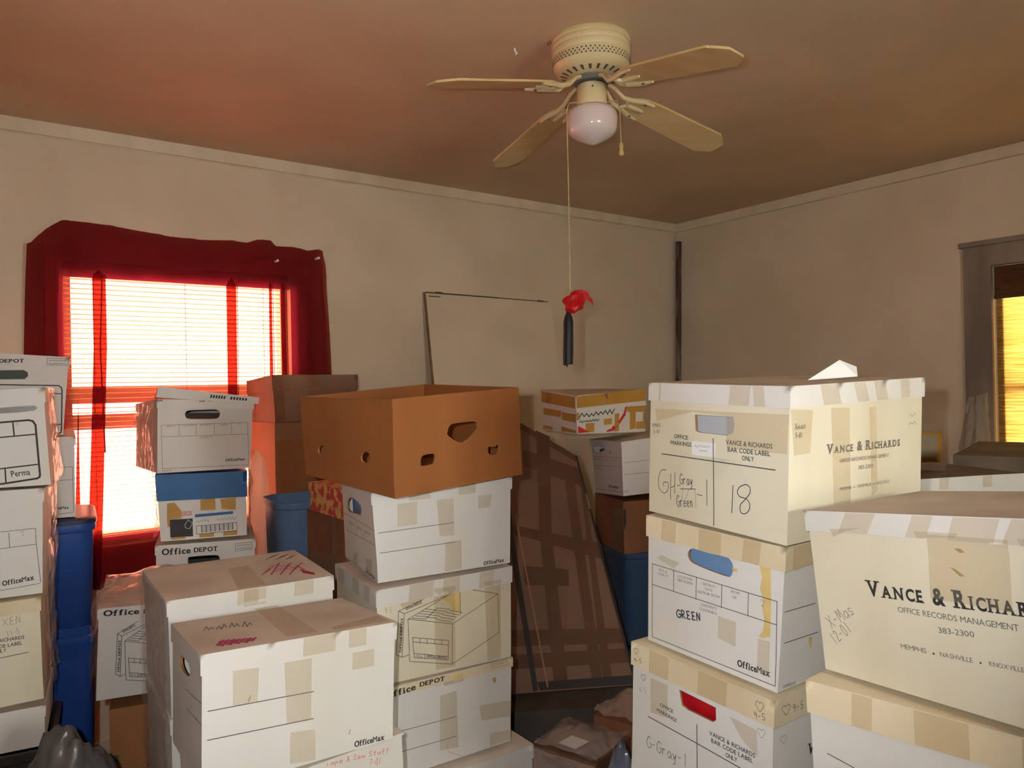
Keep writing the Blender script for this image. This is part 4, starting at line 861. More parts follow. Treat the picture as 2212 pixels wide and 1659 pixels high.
        mb.build('plastic_wrap', s.root, s.inv, smooth=False)
# ---------------------------------------------------------------- the room shell
mat('wall_paint', lin(230, 214, 188), lin(220, 203, 176), 2.2, .8, .05, 30)
mat('ceiling_paint', lin(216, 192, 160), lin(204, 178, 146), 1.6, .85, .08, 45)
mat('trim_paint', lin(232, 218, 192), lin(220, 204, 176), 7, .6, .04, 30, (1, 1, .3))
mat('old_casing', lin(158, 142, 124), lin(126, 112, 98), 5, .7, .05, 40, (1, 1, .3))
mat('carpet', lin(96, 82, 70), lin(74, 62, 54), 30, .95, .4, 200)
mat('sash_paint', lin(220, 205, 180), lin(205, 188, 160), 8, .5)
def struct(mb, name, parent=None, **k):
    o = mb.build(name, parent, **k)
    if parent is None: o['kind'] = 'structure'
    return o
def wallbox(mb, fn, t0, t1, z0, z1, d0, d1, m): mb.box((t0, d0, z0), (t1, d1, z1), m, lambda p: fn(p.x, p.z, p.y))
TL, TBK = 5.35, 5.2          # length of the window wall, length of the right wall
WIN = (2.87, 3.852, .945, 2.175); WIN2 = (2.065, 2.93, .95, 2.16)
FILL_WIN = (2.8, 3.58, 1.38, 2.03)  # unseen window added to fill the room with light from behind the camera
def holed(fn, L, wins, name):
    mb = MB(); x = -.12
    for a, b, z0, z1 in wins:
        for q in ((x, a, 0, CEIL), (a, b, 0, z0), (a, b, z1, CEIL)): wallbox(mb, fn, *q, -.12, 0, 'wall_paint')
        x = b
    wallbox(mb, fn, x, L, 0, CEIL, -.12, 0, 'wall_paint'); return struct(mb, name)
holed(WB, TL, (WIN,), 'wall_back'); holed(WR, TBK, (WIN2,), 'wall_right')
mb = MB(); wallbox(mb, WR, 0, TBK, 0, CEIL, TL, TL+.12, 'wall_paint'); struct(mb, 'wall_left')
holed(lambda t, z, d: WB(t, z, TBK-d), TL, (FILL_WIN,), 'wall_front')
mb = MB(); wallbox(mb, WB, -.12, TL+.12, -.1, 0, -.12, TBK+.12, 'carpet'); struct(mb, 'floor')
mb = MB(); wallbox(mb, WB, -.12, TL+.12, CEIL, CEIL+.1, -.12, TBK+.12, 'ceiling_paint'); struct(mb, 'ceiling')
mb = MB(); wallbox(mb, WB, 0, TL, CEIL-.056, CEIL, 0, .022, 'trim_paint'); wallbox(mb, WB, 0, TL, CEIL-.06, CEIL-.056, 0, .006, 'trim_paint'); struct(mb, 'trim_1')
mb = MB(); wallbox(mb, WR, .014, TBK, CEIL-.058, CEIL, 0, .022, 'trim_paint'); wallbox(mb, WR, .014, TBK, CEIL-.024, CEIL-.02, .014, .018, 'trim_paint'); struct(mb, 'trim_2')
mb = MB(); wallbox(mb, WB, 0, TL, 0, .11, 0, .016, 'trim_paint'); struct(mb, 'baseboard_back')
mb = MB(); wallbox(mb, WR, .016, TBK, 0, .11, 0, .016, 'trim_paint'); struct(mb, 'baseboard_right')
# glass
m = bpy.data.materials.new('glass_pane'); m.use_nodes = True; nt = m.node_tree; nt.nodes.clear()
o_ = nt.nodes.new('ShaderNodeOutputMaterial'); mx = nt.nodes.new('ShaderNodeMixShader'); mx.inputs[0].default_value = .06
t_ = nt.nodes.new('ShaderNodeBsdfTransparent'); g_ = nt.nodes.new('ShaderNodeBsdfGlossy'); g_.inputs['Roughness'].default_value = .02; t_.inputs[0].default_value = (.96, .97, .96, 1)
nt.links.new(t_.outputs[0], mx.inputs[1]); nt.links.new(g_.outputs[0], mx.inputs[2]); nt.links.new(mx.outputs[0], o_.inputs[0]); MATS['glass_pane'] = m
def window(name, fn, win, rails, casing=None, cw=.1, cm='trim_paint'):
    a, b, z0, z1 = win; mb = MB(); fr = .035
    for q in ((a, a+fr, z0, z1), (b-fr, b, z0, z1), (a, b, z0, z0+.05), (a, b, z1-.035, z1)): wallbox(mb, fn, *q, -.1, -.03, 'sash_paint')
    for r0, r1 in rails: wallbox(mb, fn, a+fr, b-fr, r0, r1, -.09, -.05, 'sash_paint')
    root = struct(mb, name)
    g = MB(); wallbox(g, fn, a+fr, b-fr, z0+.05, z1-.035, -.076, -.072, 'glass_pane'); g.build('glass_pane', root)
    if casing:
        c = MB(); ch = .125 if cw > .11 else .08
        wallbox(c, fn, a-cw, a, z0-.1, z1+ch, 0, .02, cm); wallbox(c, fn, b, b+cw, z0-.1, z1+ch, 0, .02, cm); wallbox(c, fn, a, b, z1, z1+ch, 0, .02, cm)
        if cw > .11: wallbox(c, fn, a-cw-.015, b+cw+.015, z1+.105, z1+.13, .0, .036, cm)
        c.build('window_casing', root)
    s = MB(); wallbox(s, fn, a-cw, b+cw, z0-.03, z0, 0, .05 if cw > .11 else .024, cm); s.build('window_sill', root)
    return root
window('window_1', WB, WIN, ((1.565, 1.638), (1.45, 1.515)), True, .065)
window('window_2', WR, WIN2, ((1.52, 1.57),), True, .13, 'old_casing')
window('added_fill_window', lambda t, z, d: WB(t, z, TBK-d), FILL_WIN, (), True, .08)  # added opening out of view, lets extra daylight in
# ---------------------------------------------------------------- blinds, shade and the red curtain
sheer('slat', (1, 1, 1, 1), lin(225, 218, 200), .995, .4, 0, lin(196, 160, 112)); 
bl = thing('mini_blind', 'white horizontal mini blind glowing behind the red curtain', 'window blind', WB(3.36, .95, -.01), 0)
inv = Matrix.Translation(-bl.location)
mb = MB(); wallbox(mb, WB, WIN[0]+.006, WIN[1]-.006, 2.105, 2.14, -.03, .004, 'sash_paint'); mb.build('headrail', bl, inv)
mb = MB(); z = 2.10; k = 0
while z > .985:
    t0, t1 = WIN[0]+.008, WIN[1]-.008; pr = [(-.0125, -.0034), (0, .0010), (.0125, .0004)]; 
    q = [[WB(t, z+b+.002*math.sin(k*.7), -.0125+a) for t in (t0, t1)] for a, b in pr]
    for i in range(2): mb.face([q[i][0], q[i][1], q[i+1][1], q[i+1][0]], 'slat')
    z -= .0213; k += 1
mb.build('blind_slats', bl, inv, smooth=True)
mb = MB(); wallbox(mb, WB, WIN[0]+.008, WIN[1]-.008, .965, .982, -.025, 0, 'sash_paint'); mb.build('bottom_rail', bl, inv)
mb = MB()
for t in (3.0, 3.36, 3.735): mb.tube([WB(t, 2.11, 0.001), WB(t, .97, .001)], .0012, 'ink2', 5)
mb.tube([WB(3.70, 2.11, .005), WB(3.712, 1.8, .006), WB(3.70, 1.35, .006)], .003, 'ink2', 6); mb.build('blind_cord', bl, inv)
sheer('red_sheer', (1, .37, .255, 1), lin(96, 10, 40), .68, .8, 0, lin(120, 18, 32))
CT = [(3.978, 2.222), (3.962, 2.232), (3.909, 2.293), (3.851, 2.337), (3.76, 2.338), (3.669, 2.334), (3.55, 2.322), (3.428, 2.311), (3.3, 2.308), (3.163, 2.318), (3.08, 2.316), (3.033, 2.335), (2.965, 2.338), (2.945, 2.312), (2.85, 2.315), (2.78, 2.304), (2.72, 2.316), (2.70, 2.309), (2.60, 2.30)]
def ctop(t):
    for (a, za), (b, zb) in zip(CT, CT[1:]):
        if b <= t <= a: return za+(zb-za)*(a-t)/(a-b)
    return 2.3
cols = []; t = 3.978
FOLDS = ((3.745, .052), (3.192, .05), (2.99, .02), (2.93, .025))
while t > 2.70:
    cols.append((t, 0.0, t)); nx = t-.008
    for c, w in FOLDS:
        if nx < c-.001 <= t:
            for i in range(1, 8): cols.append((c-w*i/7, .004*i/7, c-w*i/21))
            for i in range(1, 8): cols.append((c-w+w*i/7, .004+.010*i/7, c-w*(7+i)/21))
            for i in range(1, 8): cols.append((c-w*i/7, .014+.010*i/7, c-w*(14+i)/21))
            nx = c-w-.004
    t = nx
cols.append((2.70, 0, 2.70)); g = []; NR = 70; random.seed(5)
for ci, (t_, d, tl_) in enumerate(cols):
    zt = ctop(tl_); row = []
    for j in range(NR+1):
        f = j/NR; z = zt+(.775-zt)*f; fz = max(0, min(1, (2.14-z)/.03)); t = tl_+(t_-tl_)*fz; fade = fz
        sw = (tl_-3.3)/.64
        tt = t + (.018*math.sin(f*3.4)*(1 if t > 3.3 else -1) if abs(sw) > .85 else 0) - (.025*f if t < 2.9 else 0) + (.035*max(0, (1.8-z)/.9) if 3.6 < t < 3.8 else 0)
        dd = .042+d*(.15+.85*fade)+.007*math.sin(t*38+math.sin(z*3)*1.2)+.004*math.sin(t*95+z*2)
        if z > 2.12: dd += .012*math.sin((z-2.12)/.2*math.pi)+.004*noise.noise(Vector((t*14, z*18, 0)))
        if abs(sw) > .8: dd += .012*math.sin(t*120)
        row.append(WB(tt, z, max(.028, dd-.014*max(0, min(1, (z-2.22)/.06)))))
    g.append(row)
mb = MB(); pts = [p for r in g for p in r]; n = NR+1
mb.mesh(pts, [(i*n+j, i*n+j+1, (i+1)*n+j+1, (i+1)*n+j) for i in range(len(g)-1) for j in range(NR)], 'red_sheer')
cu = thing('curtain', 'sheer dark red curtain pinned over the bright window', 'curtain', WB(3.34, .775, .05), 0)
mb.build('curtain_cloth', cu, Matrix.Translation(-cu.location), smooth=True, weld=False)
for t, z in ((2.953, 2.232), (2.745, 2.262)):
    mb = MB(); mb.tube([WB(t, z, .045), WB(t, z, .085)], [.006, .006], 'label', 8); mb.build('push_pin', cu, Matrix.Translation(-cu.location))
# amber shade in the right window
m = bpy.data.materials.new('amber_shade'); m.use_nodes = True; nt = m.node_tree; P = nt.nodes['Principled BSDF']; P.inputs['Roughness'].default_value = .7
tc = nt.nodes.new('ShaderNodeTexCoord'); mp = nt.nodes.new('ShaderNodeMapping'); mp.inputs['Scale'].default_value = (2, 2, 60); nz = nt.nodes.new('ShaderNodeTexNoise'); nz.inputs['Scale'].default_value = 3; nz.inputs['Detail'].default_value = 4
rp = nt.nodes.new('ShaderNodeValToRGB'); rp.color_ramp.elements[0].color = (.26, .12, .012, 1); rp.color_ramp.elements[1].color = (.56, .36, .09, 1); rp.color_ramp.elements[0].position = .3; rp.color_ramp.elements[1].position = .7
tl = nt.nodes.new('ShaderNodeBsdfTranslucent'); mx = nt.nodes.new('ShaderNodeMixShader'); mx.inputs[0].default_value = .5
nt.links.new(tc.outputs['Object'], mp.inputs[0]); nt.links.new(mp.outputs[0], nz.inputs[0]); nt.links.new(nz.outputs[0], rp.inputs[0]); nt.links.new(rp.outputs[0], P.inputs[0]); nt.links.new(rp.outputs[0], tl.inputs[0])
nt.links.new(P.outputs[0], mx.inputs[1]); nt.links.new(tl.outputs[0], mx.inputs[2]); mx.inputs[0].default_value = .18; nt.links.new(mx.outputs[0], nt.nodes['Material Output'].inputs[0]); MATS['amber_shade'] = m
mat('shade_valance', lin(96, 62, 30), lin(74, 46, 22), 12, .7, 0, 1, (1, 1, 6))
sh = thing('woven_shade', 'amber woven roman shade lit from behind in the right window', 'window shade', WR(2.5, .96, -.02), 0); inv = Matrix.Translation(-sh.location)
mb = MB(); a, b = WIN2[0]+.004, WIN2[1]-.004; z = 1.998
while z > .97:
    for (za, zb, da, db) in ((z, z-.008, -.03, -.026), (z-.008, z-.016, -.026, -.03)): mb.face([WR(b, zb, db), WR(a, zb, db), WR(a, za, da), WR(b, za, da)], 'amber_shade')
    z -= .016
mb.build('shade_panel', sh, inv)
mb = MB(); wallbox(mb, WR, a, b, 2.0, 2.155, -.028, -.012, 'shade_valance'); wallbox(mb, WR, a, b, 1.992, 2.012, -.012, -.006, 'shade_valance'); mb.build('shade_valance', sh, inv)
# ---------------------------------------------------------------- records boxes, stack by stack
BG = 'white records boxes stacked round the room'
def records(key, label, seed, lid=.038, m='white_board', lm=None, tm='dusty_top', name='records_box', group=BG, bow=.002, rag=.002, cat='box', **k):
    c = Carton(CORNERS[key], seed, bow, lid); c.make(name, label, cat, group, m, lm, tm, PRINTS.get(key, ()), rag, **k); return c
def below(key, n, label, zfloor=0.0, grow=.0, m='white_board', name='records_box', group=BG, cat='box', lid=.038, **k):
    """boxes that carry a stack down to the floor under box `key`; label(i) words for each, from the top"""
    K = [Vector(p) for p in CORNERS[key]] if isinstance(key, str) else [Vector(p) for p in key]
    zt = min(p.z for p in K[:4]) - .001; h = (zt-zfloor)/n; out = []
    cen = sum(K[:4], Vector())/4
    for i in range(n):
        def q(p, z): return (cen.x+(p.x-cen.x)*(1+grow), cen.y+(p.y-cen.y)*(1+grow), z)
        KK = [q(p, zt-h*(i+1)+.001) for p in K[:4]]+[q(p, zt-h*i) for p in K[:4]]
        c = Carton(KK, 40+i+int(cen.x*10), .0015, lid); c.make(name, label[i], cat, group, m, None, 'dusty_top', (), **k); out.append(c)
    return out
def contents(c, face, a0, a1, t0, t1, m, name, label, depth=.02, cat='folder'):
    """something standing inside a box just behind its handle hole"""
    mb = MB(); pts = []
    for o in (-depth, -depth-.03):
        for a, t in ((a0, t0), (a1, t0), (a1, t1), (a0, t1)): pts.append(c.F(face, a, t, o))
    mb.mesh(pts, [(0, 1, 2, 3), (7, 6, 5, 4), (0, 4, 5, 1), (1, 5, 6, 2), (2, 6, 7, 3), (3, 7, 4, 0)], m)
    root = thing(name, label, cat, c.base, c.yaw); mb.build('folder_body', root, (Matrix.Translation(c.base) @ Matrix.Rotation(c.yaw, 4, 'Z')).inverted(), bevel=.003)
    return root
mat('hole_shade', lin(70, 52, 40), None, rough=.7); mat('grey_folder', lin(186, 188, 192), None, rough=.6); mat('blue_folder', lin(96, 134, 178), lin(120, 150, 186), 9, .4); mat('blue_deep', lin(34, 66, 140), None, rough=.4); mat('red_folder', lin(190, 22, 34), lin(150, 14, 24), 14, .35)
# right front stack
I1 = records('I1', 'cream records box topping the right stack, 18 handwritten, folded paper on its lid', 1, .037, 'cream_board', 'white_board', rag=.0025)
I2 = records('I2', 'white records box with GREEN handwritten and blue contents in its oval handle', 2, .043, 'white_board', 'tan_lid', 'tan_lid')
I3 = records('I3', 'white records box with red contents in its handle and hearts drawn on its lid', 3, .047, 'white_board', 'tan_lid', 'tan_lid', rag=.003)
below('I3', 3, ['white records box directly under the box with the red handle hole', 'white records box second from the floor under the red-handled box', 'white records box on the floor under the red-handled box'])
contents(I1, 'L', .05, .27, .008, .215, 'grey_folder', 'file_folder', 'pale grey folder seen through the square handle hole marked 18')
contents(I2, 'L', .04, .27, .008, .212, 'blue_folder', 'file_folder', 'blue folder seen through the oval handle hole above GREEN')
contents(I3, 'L', .04, .28, .008, .215, 'red_folder', 'file_folder', 'red folder seen through a handle hole low on the right')
# front right stack
J1 = records('J1', 'large cream records box at the right edge with big serif moving company lettering', 4, .034, 'cream_board', 'white_board', rag=.003)
J2 = records('J2', 'white records box with a tan lid at the bottom right corner', 5, .05, 'white_board', 'tan_lid', 'tan_lid', rag=.003)
below('J2', 3, ['white records box directly under the tan-lidded box at the bottom right corner', 'white records box second from the floor under the tan-lidded corner box', 'white records box on the floor under the tan-lidded corner box'])
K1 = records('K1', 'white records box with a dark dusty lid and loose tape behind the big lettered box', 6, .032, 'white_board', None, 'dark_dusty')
K1.draw_tape = None
for poly, mm in ((((.14, .07), (.19, .06), (.33, .19), (.27, .24)), 'label'),):
    mb = MB(); v, f = refine(poly, .03); mb.mesh([K1.F('T', a, t, .003+.010*math.sin((a+t)*9)**2) for a, t in v], f, 'clear_plastic'); mb.build('tape_strip', K1.root, K1.inv, weld=False)
    mb = MB(); v, f = refine([(a*.98+.003, .5*t+.03) for a, t in poly], .03); mb.mesh([K1.F('T', a, t, .004) for a, t in v], f, 'tape'); mb.build('tape_strip', K1.root, K1.inv, weld=False)
below('K1', 4, ['white records box directly under the dark dusty lid box', 'white records box third from the floor under the dark dusty lid box', 'white records box second from the floor under the dark dusty lid box', 'white records box on the floor under the dark dusty lid box'])
KC = prism((1.79, 2.22), 52.5, .66, .45, .40, .948)
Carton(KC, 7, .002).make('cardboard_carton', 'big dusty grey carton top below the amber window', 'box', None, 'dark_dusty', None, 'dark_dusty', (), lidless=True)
below(KC, 2, ['cardboard carton under the big dusty carton by the right window', 'cardboard carton on the floor under the big dusty carton'], m='kraft_dark', name='cardboard_carton', group=None, lidless=True)
# centre stack with the open apple box
G0 = Carton(CORNERS['G0'], 8, .003); G0.make('apple_box', 'open brown fruit box with punched handle holes on the middle stack', 'box', None, 'kraft', None, 'kraft', PRINTS['G0'], open_top=True)
G1 = records('G1', 'white records box directly under the open brown fruit box', 9, .036, rag=.0025)
G2 = records('G2', 'records box printed with a drawing of a file box, in the middle stack', 10, .045, 'cream_board', 'white_board')
G3 = records('G3', 'white records box with a crumpled lid under the box with the drawing, taped in patches', 11, .026, 'white_board', 'tan_lid', rag=.004)
G4 = records('G4', 'white lidded box at the foot of the middle stack, its lid sticking out right', 12, .04)
below('G4', 1, ['white records box on the floor under the middle stack'])
contents(G1, 'L', .05, .26, .008, .21, 'blue_folder', 'file_folder', 'pale blue folder in the handle hole of the box under the fruit box')
# left front stack
D1 = records('D1', 'white records box nearest the camera at lower left, pink marker on its lid', 13, .0385)
D2 = records('D2', 'white records box with red handwriting, partly cut by the bottom frame edge', 14, .005)
below('D2', 2, ['white records box second from the floor under the red handwritten box', 'white records box on the floor under the red handwritten box'])
D0 = records('D0', 'white records box with red and black scribbles on its lid, behind the nearest box', 15, .038)
D0.wrap('L', .012, .004, 3)
bb = below('D0', 3, ['plastic-wrapped white box directly under the scribbled lid box', 'white records box second from the floor under the scribbled lid box', 'white records box on the floor under the scribbled lid box'])
bb[0].wrap('L', .014, .004, 4)
E1 = records('E1', 'white records box bagged in clear plastic beside the blue bin', 16, .03); E1.wrap('TL', .02, .008, 5, .05)
mat('carton_brown', lin(168, 116, 72), lin(152, 102, 62), 5, .75, .06, 60)
E2 = Carton(prism((-1.19, 2.225), 23.7, .36, .28, .685, 0), 17, .002)
E2.make('cardboard_carton', 'tall brown printed carton under the bagged records box', 'box', None, 'carton_brown', None, 'carton_brown', [('R', 'pg', 'redink', [(.145, .585), (.185, .585), (.168, .625)]), ('R', 'ln', .012, 'ink', [(.105, .59), (.105, .61)]), ('R', 'ln', .012, 'ink', [(.125, .59), (.125, .612)]), ('R', 'ln', .012, 'ink', [(.16, .478), (.12, .482), (.105, .505), (.12, .53), (.16, .535)]), ('R', 'ln', .01, 'ink', [(.17, .47), (.17, .535)]), ('R', 'pg', 'green_print', [(.005, .53), (.022, .53), (.022, .55), (.005, .55)]), ('R', 'pg', 'green_print', [(.005, .49), (.018, .49), (.018, .51), (.005, .51)]), ('R', 'ln', .01, 'ink', [(.05, .42), (.075, .438), (.11, .44), (.14, .425)])], lidless=True)
# window stack
C1 = records('C1', 'white records box with a lifted lid flap, topping the stack before the red curtain', 18, .03)
mb = MB(); q = [C1.F('T', -.004, -.006, .006), C1.F('T', C1.lu+.012, -.008, -.012), C1.F('T', C1.lu+.014, -.012, .012), C1.F('T', .002, -.012, .042)]
b = [C1.F('T', C1.lu-.01, .16, .004), C1.F('T', .02, .16, .01)]
mb.face([q[0], q[1], q[2], q[3]], 'white_board'); mb.face([q[3], q[2], b[0], b[1]], 'dusty_top'); mb.face([q[0], q[3], b[1]], 'kraft_edge'); mb.face([q[1], b[0], q[2]], 'kraft_edge')
fpt = lambda s, t: tuple(q[0].lerp(q[1], s).lerp(q[3].lerp(q[2], s), t)+Vector((.001, -.0015, 0)))
for a, b2 in ((.50, .66), (.70, .88)):
    for i in range(6): mb.face([fpt(a+(b2-a)*(i+.1)/6, .35), fpt(a+(b2-a)*(i+.75)/6, .35), fpt(a+(b2-a)*(i+.85)/6, .72), fpt(a+(b2-a)*(i+.2)/6, .72)], 'ink')
mb.build('lid_flap', C1.root, C1.inv, weld=False)
C1.wrap('L', .012, .004, 6)
contents(C1, 'R', .04, .28, .008, .2, 'hole_shade', 'file_folder', 'added dark slab standing for shade in the handle hole of the box with the lifted lid flap', .03)  # dark slab added inside; its colour stands for the shade within the box
C2 = Carton(CORNERS['C2'], 19, .003, .094); C2.make('paper_carton', 'copy paper carton with a blue band in the stack before the curtain', 'box', None, 'white_board', 'blueband', 'blueband', PRINTS['C2'], .001); C2.wrap('LX', .022, .006, 7)
C3 = records('C3', 'white records box at the foot of the window stack, just above the scribbled lid', 20, .033)
contents(C3, 'R', .04, .28, .008, .2, 'black', 'file_folder', 'black slab behind the handle hole below the blue-banded carton', .03)  # black slab fills the view through this handle hole
below('C3', 3, ['white records box directly under the window stack', 'white records box second from the floor under the window stack', 'white records box on the floor under the window stack'])
# left edge stacks
A1 = records('A1', 'white records box with a thick rounded form frame, topmost at the left edge', 21, .04); A1.wrap('R', .01, .004, 8)
A2 = records('A2', 'white records box second from top at the left edge, bulging plastic at its side', 22, .036); A2.wrap('R', .02, .006, 9)
A3 = records('A3', 'tan-lidded records box third from top at the left edge', 23, .036, 'cream_board', 'tan_lid', 'tan_lid'); A3.wrap('R', .02, .006, 10)
K = [Vector(p) for p in CORNERS['A3'][:4]]; cen = sum(K, Vector())/4; zt = min(p.z for p in K)-.001
A4 = Carton([(p.x, p.y, zt-.105) for p in K]+[(p.x, p.y, zt) for p in K], 24, .002, .03); A4.make('shallow_box', 'shallow white box under the tan-lidded box at the left edge', 'box', None, 'white_board', None, 'dusty_top', ())
mat('slate_blue', lin(56, 80, 112), lin(48, 70, 100), 4, .45); mat('dark_plastic', lin(58, 54, 50), lin(48, 44, 42), 8, .4)
mat('blue_plastic', lin(44, 84, 160), lin(38, 74, 146), 5, .42, .03, 60); mat('navy_plastic', lin(44, 54, 84), None, rough=.4); mat('steel_blue', lin(100, 130, 162), lin(88, 118, 152), 4, .42, .02, 60)
def rr(hx, hy, r, n=7):
    out = []
    for cx, cy, a0 in ((hx-r, hy-r, 0), (-hx+r, hy-r, 90), (-hx+r, -hy+r, 180), (hx-r, -hy+r, 270)):
        for i in range(n+1): a = R(a0+90*i/n); out.append((cx+r*math.cos(a), cy+r*math.sin(a)))
    return out
def bin_(name, label, cx, cy, yaw, hx, hy, z0, z1, m, rimm, taper=.1, r=.06, lidm=None, cat='storage bin', group='blue plastic bins and totes'):
    root = thing(name, label, cat, (cx, cy, z0), R(yaw), group); H = z1-z0; rings = []
    hl = .022 if lidm else 0.0; T = H-hl
    prof = [(1-taper, 0), (1-taper*.06, T-.085), (1.0, T-.08), (1.0, T-.028), (1.035, T-.024), (1.045, T-.012), (1.04, T), (.985, T), (.98, T-.03), (1-taper-.03, .01)]
    base = rr(hx, hy, r); n = len(base); mb = MB(); pts = [Vector((x*k, y*k, z)) for k, z in prof for x, y in base]
    F = [(j*n+i, j*n+(i+1) % n, (j+1)*n+(i+1) % n, (j+1)*n+i) for j in range(len(prof)-1) for i in range(n)]+[tuple(range(n-1, -1, -1)), tuple((len(prof)-1)*n+i for i in range(n))]
    mb.mesh(pts, F, m); mb.build('bin_body', root, smooth=True)
    if lidm:
        l = MB(); pr = [(1.03, T+.0005), (1.06, T+.001), (1.06, T+.016), (1.02, T+.021), (.9, T+.022)]
        l.mesh([Vector((x*k, y*k, z)) for k, z in pr for x, y in base], [(j*n+i, j*n+(i+1) % n, (j+1)*n+(i+1) % n, (j+1)*n+i) for j in range(len(pr)-1) for i in range(n)]+[tuple(range(n-1, -1, -1)), tuple((len(pr)-1)*n+i for i in range(n))], lidm)
        l.build('bin_lid', root, smooth=True)
    return root
bin_('storage_bin', 'dark grey plastic tote under the shallow white box at the left edge', cen.x, cen.y, math.degrees(A3.yaw), .175, .212, 0, zt-.107, 'dark_plastic', None, .06, .03, None, group=None)
B1 = records('B1', 'white records box with a green oval handle beside the red curtain, highest at far left', 25, .034)
B2 = records('B2', 'white records box on the navy lid of the tall blue bin', 26, .03)
bin_('storage_bin', 'tall blue plastic bin with a navy lid under white boxes, left of the window light', -1.722, 2.705, 30, .2, .19, 0, 1.180, 'blue_plastic', None, .14, .05, 'navy_plastic')
bin_('storage_bin', 'open blue plastic bin standing beside the bagged records box', -1.532, 2.445, 24.3, .16, .06, 0, .83, 'blue_plastic', None, .12, .03)
# brown cartons by the window
F1 = Carton(CORNERS['F1'][:4] and ([(p[0], p[1], 1.466) for p in CORNERS['F1'][:4]]+list(CORNERS['F1'][4:])), 27, .002, .066)
BR = 'brown cartons against the window wall'
F1.make('cardboard_carton', 'brown taped carton with a lid, highest of the brown cartons right of the window', 'box', BR, 'kraft_dark', 'kraft_dark', 'kraft_dark', [('R', 'tape', [(.05, .0), (.16, .0), (.16, .2), (.05, .2)]), ('R', 'tape', [(.2, .13), (.395, .13), (.395, .2), (.2, .2)])], .001)
F3K = [(p[0], p[1], 1.148) for p in CORNERS['F1'][:4]]+[(p[0], p[1], 1.464) for p in CORNERS['F1'][:4]]
F3 = Carton(F3K, 28, .002)
lad = [('R', 'ln', .003, 'pen3', [(.085, .012), (.085, .22)])]+[('R', 'ln', .003, 'pen3', [(.085, t), (.34, t+.03)]) for t in (.012, .052, .095, .14, .205)]
F3.make('cardboard_carton', 'brown carton printed with a ruled table, second of the brown cartons right of the window', 'box', BR, 'kraft', None, 'kraft_dark', lad+[('R', 'tape', [(0, .24), (.39, .25), (.39, .31), (0, .31)])], lidless=True)
below(F3K, 3, ['brown carton directly under the one with the ruled table', 'brown carton second from the floor behind the steel blue bin', 'brown carton on the floor behind the steel blue bin'], m='kraft_dark', name='cardboard_carton', group=BR, lidless=True)
bin_('storage_bin', 'tall steel blue plastic bin before the brown cartons', -.785, 2.985, 30, .165, .15, 0, 1.19, 'steel_blue', None, .14, .075)
# flowered box and the carton below it
m = mat('floral', lin(214, 170, 96), lin(196, 64, 60), 34, .6, 0, 1, detail=2, lo=.46, hi=.56)
N1 = Carton(prism((-.549, 2.45), 35.8, .25, .296, .098, 1.182), 29, .001, .03); N1.make('gift_box', 'small flowered red and yellow gift box left of the fruit box stack', 'box', None, 'floral', 'floral', 'floral', ())
NK = prism((-.545, 2.452), 35.8, .29, .33, .40, .781)
Carton(NK, 30, .002).make('cardboard_carton', 'dark brown carton under the flowered gift box, strips of tape hanging', 'box', None, 'kraft_dark', None, 'kraft_dark', [('L', 'tape', [(.22, .22), (.26, .22), (.265, .40), (.225, .40)]), ('L', 'tape', [(.02, .2), (.32, .22), (.32, .28), (.02, .26)])], lidless=True)
below(NK, 2, ['brown carton second from the floor under the flowered gift box', 'brown carton on the floor under the flowered gift box'], m='kraft_dark', name='cardboard_carton', group=None, lidless=True)
# corner stack
H1 = Carton(CORNERS['H1'], 31, .002, .07); H1.make('paper_carton', 'yellow and white paper carton with a gold lid in the corner stack', 'box', None, 'white_board', 'white_board', 'dusty_top', PRINTS['H1'], .001)
H2 = records('H2', 'white records box under the yellow paper carton in the corner', 32, .03)
contents(H2, 'L', .03, .28, .008, .2, 'kraft_dark', 'file_folder', 'brown folder in the handle hole of the corner records box', .03)
K = [Vector(p) for p in CORNERS['H2'][:4]]; zt = min(p.z for p in K)-.001; cen = sum(K, Vector())/4
H3K = [(p.x, p.y, .846) for p in K]+[(p.x, p.y, zt) for p in K]
H3 = Carton(H3K, 33, .003); H3.make('cardboard_carton', 'dark brown carton between white box and blue tote in the corner', 'box', None, 'kraft_dark', None, 'kraft_dark', [('L', 'tape', [(.17, 0), (.31, 0), (.31, .2), (.2, .2)]), ('R', 'pg', 'black', [(.002, .1), (.012, .14), (.012, .2), (.002, .2)])], lidless=True)
bin_('storage_bin', 'blue plastic tote under the brown carton in the corner', cen.x, cen.y, math.degrees(H3.yaw), .195, .155, .424, .844, 'slate_blue', None, .1, .05)
bin_('storage_bin', 'blue plastic tote on the floor under the other corner tote', cen.x, cen.y, math.degrees(H3.yaw), .195, .155, 0, .422, 'slate_blue', None, .1, .05)
QK = prism((1.25, 2.72), 10, .31, .22, .2, 1.205)
mat('gold_grey', lin(168, 156, 130), None, rough=.6); Q = Carton(QK, 34, .001, .105); Q.make('paper_carton', 'yellow gold paper carton half hidden behind the topmost cream box', 'box', None, 'gold', 'gold', 'dusty_top', [('R', 'pg', 'gold_grey', [(.02, .108), (.296, .108), (.29, .19), (.02, .19)])], .001)
below(QK, 3, ['brown carton directly under the gold paper carton', 'brown carton second from the floor under the gold paper carton', 'brown carton on the floor under the gold paper carton'], m='kraft_dark', name='cardboard_carton', group=None, lidless=True)
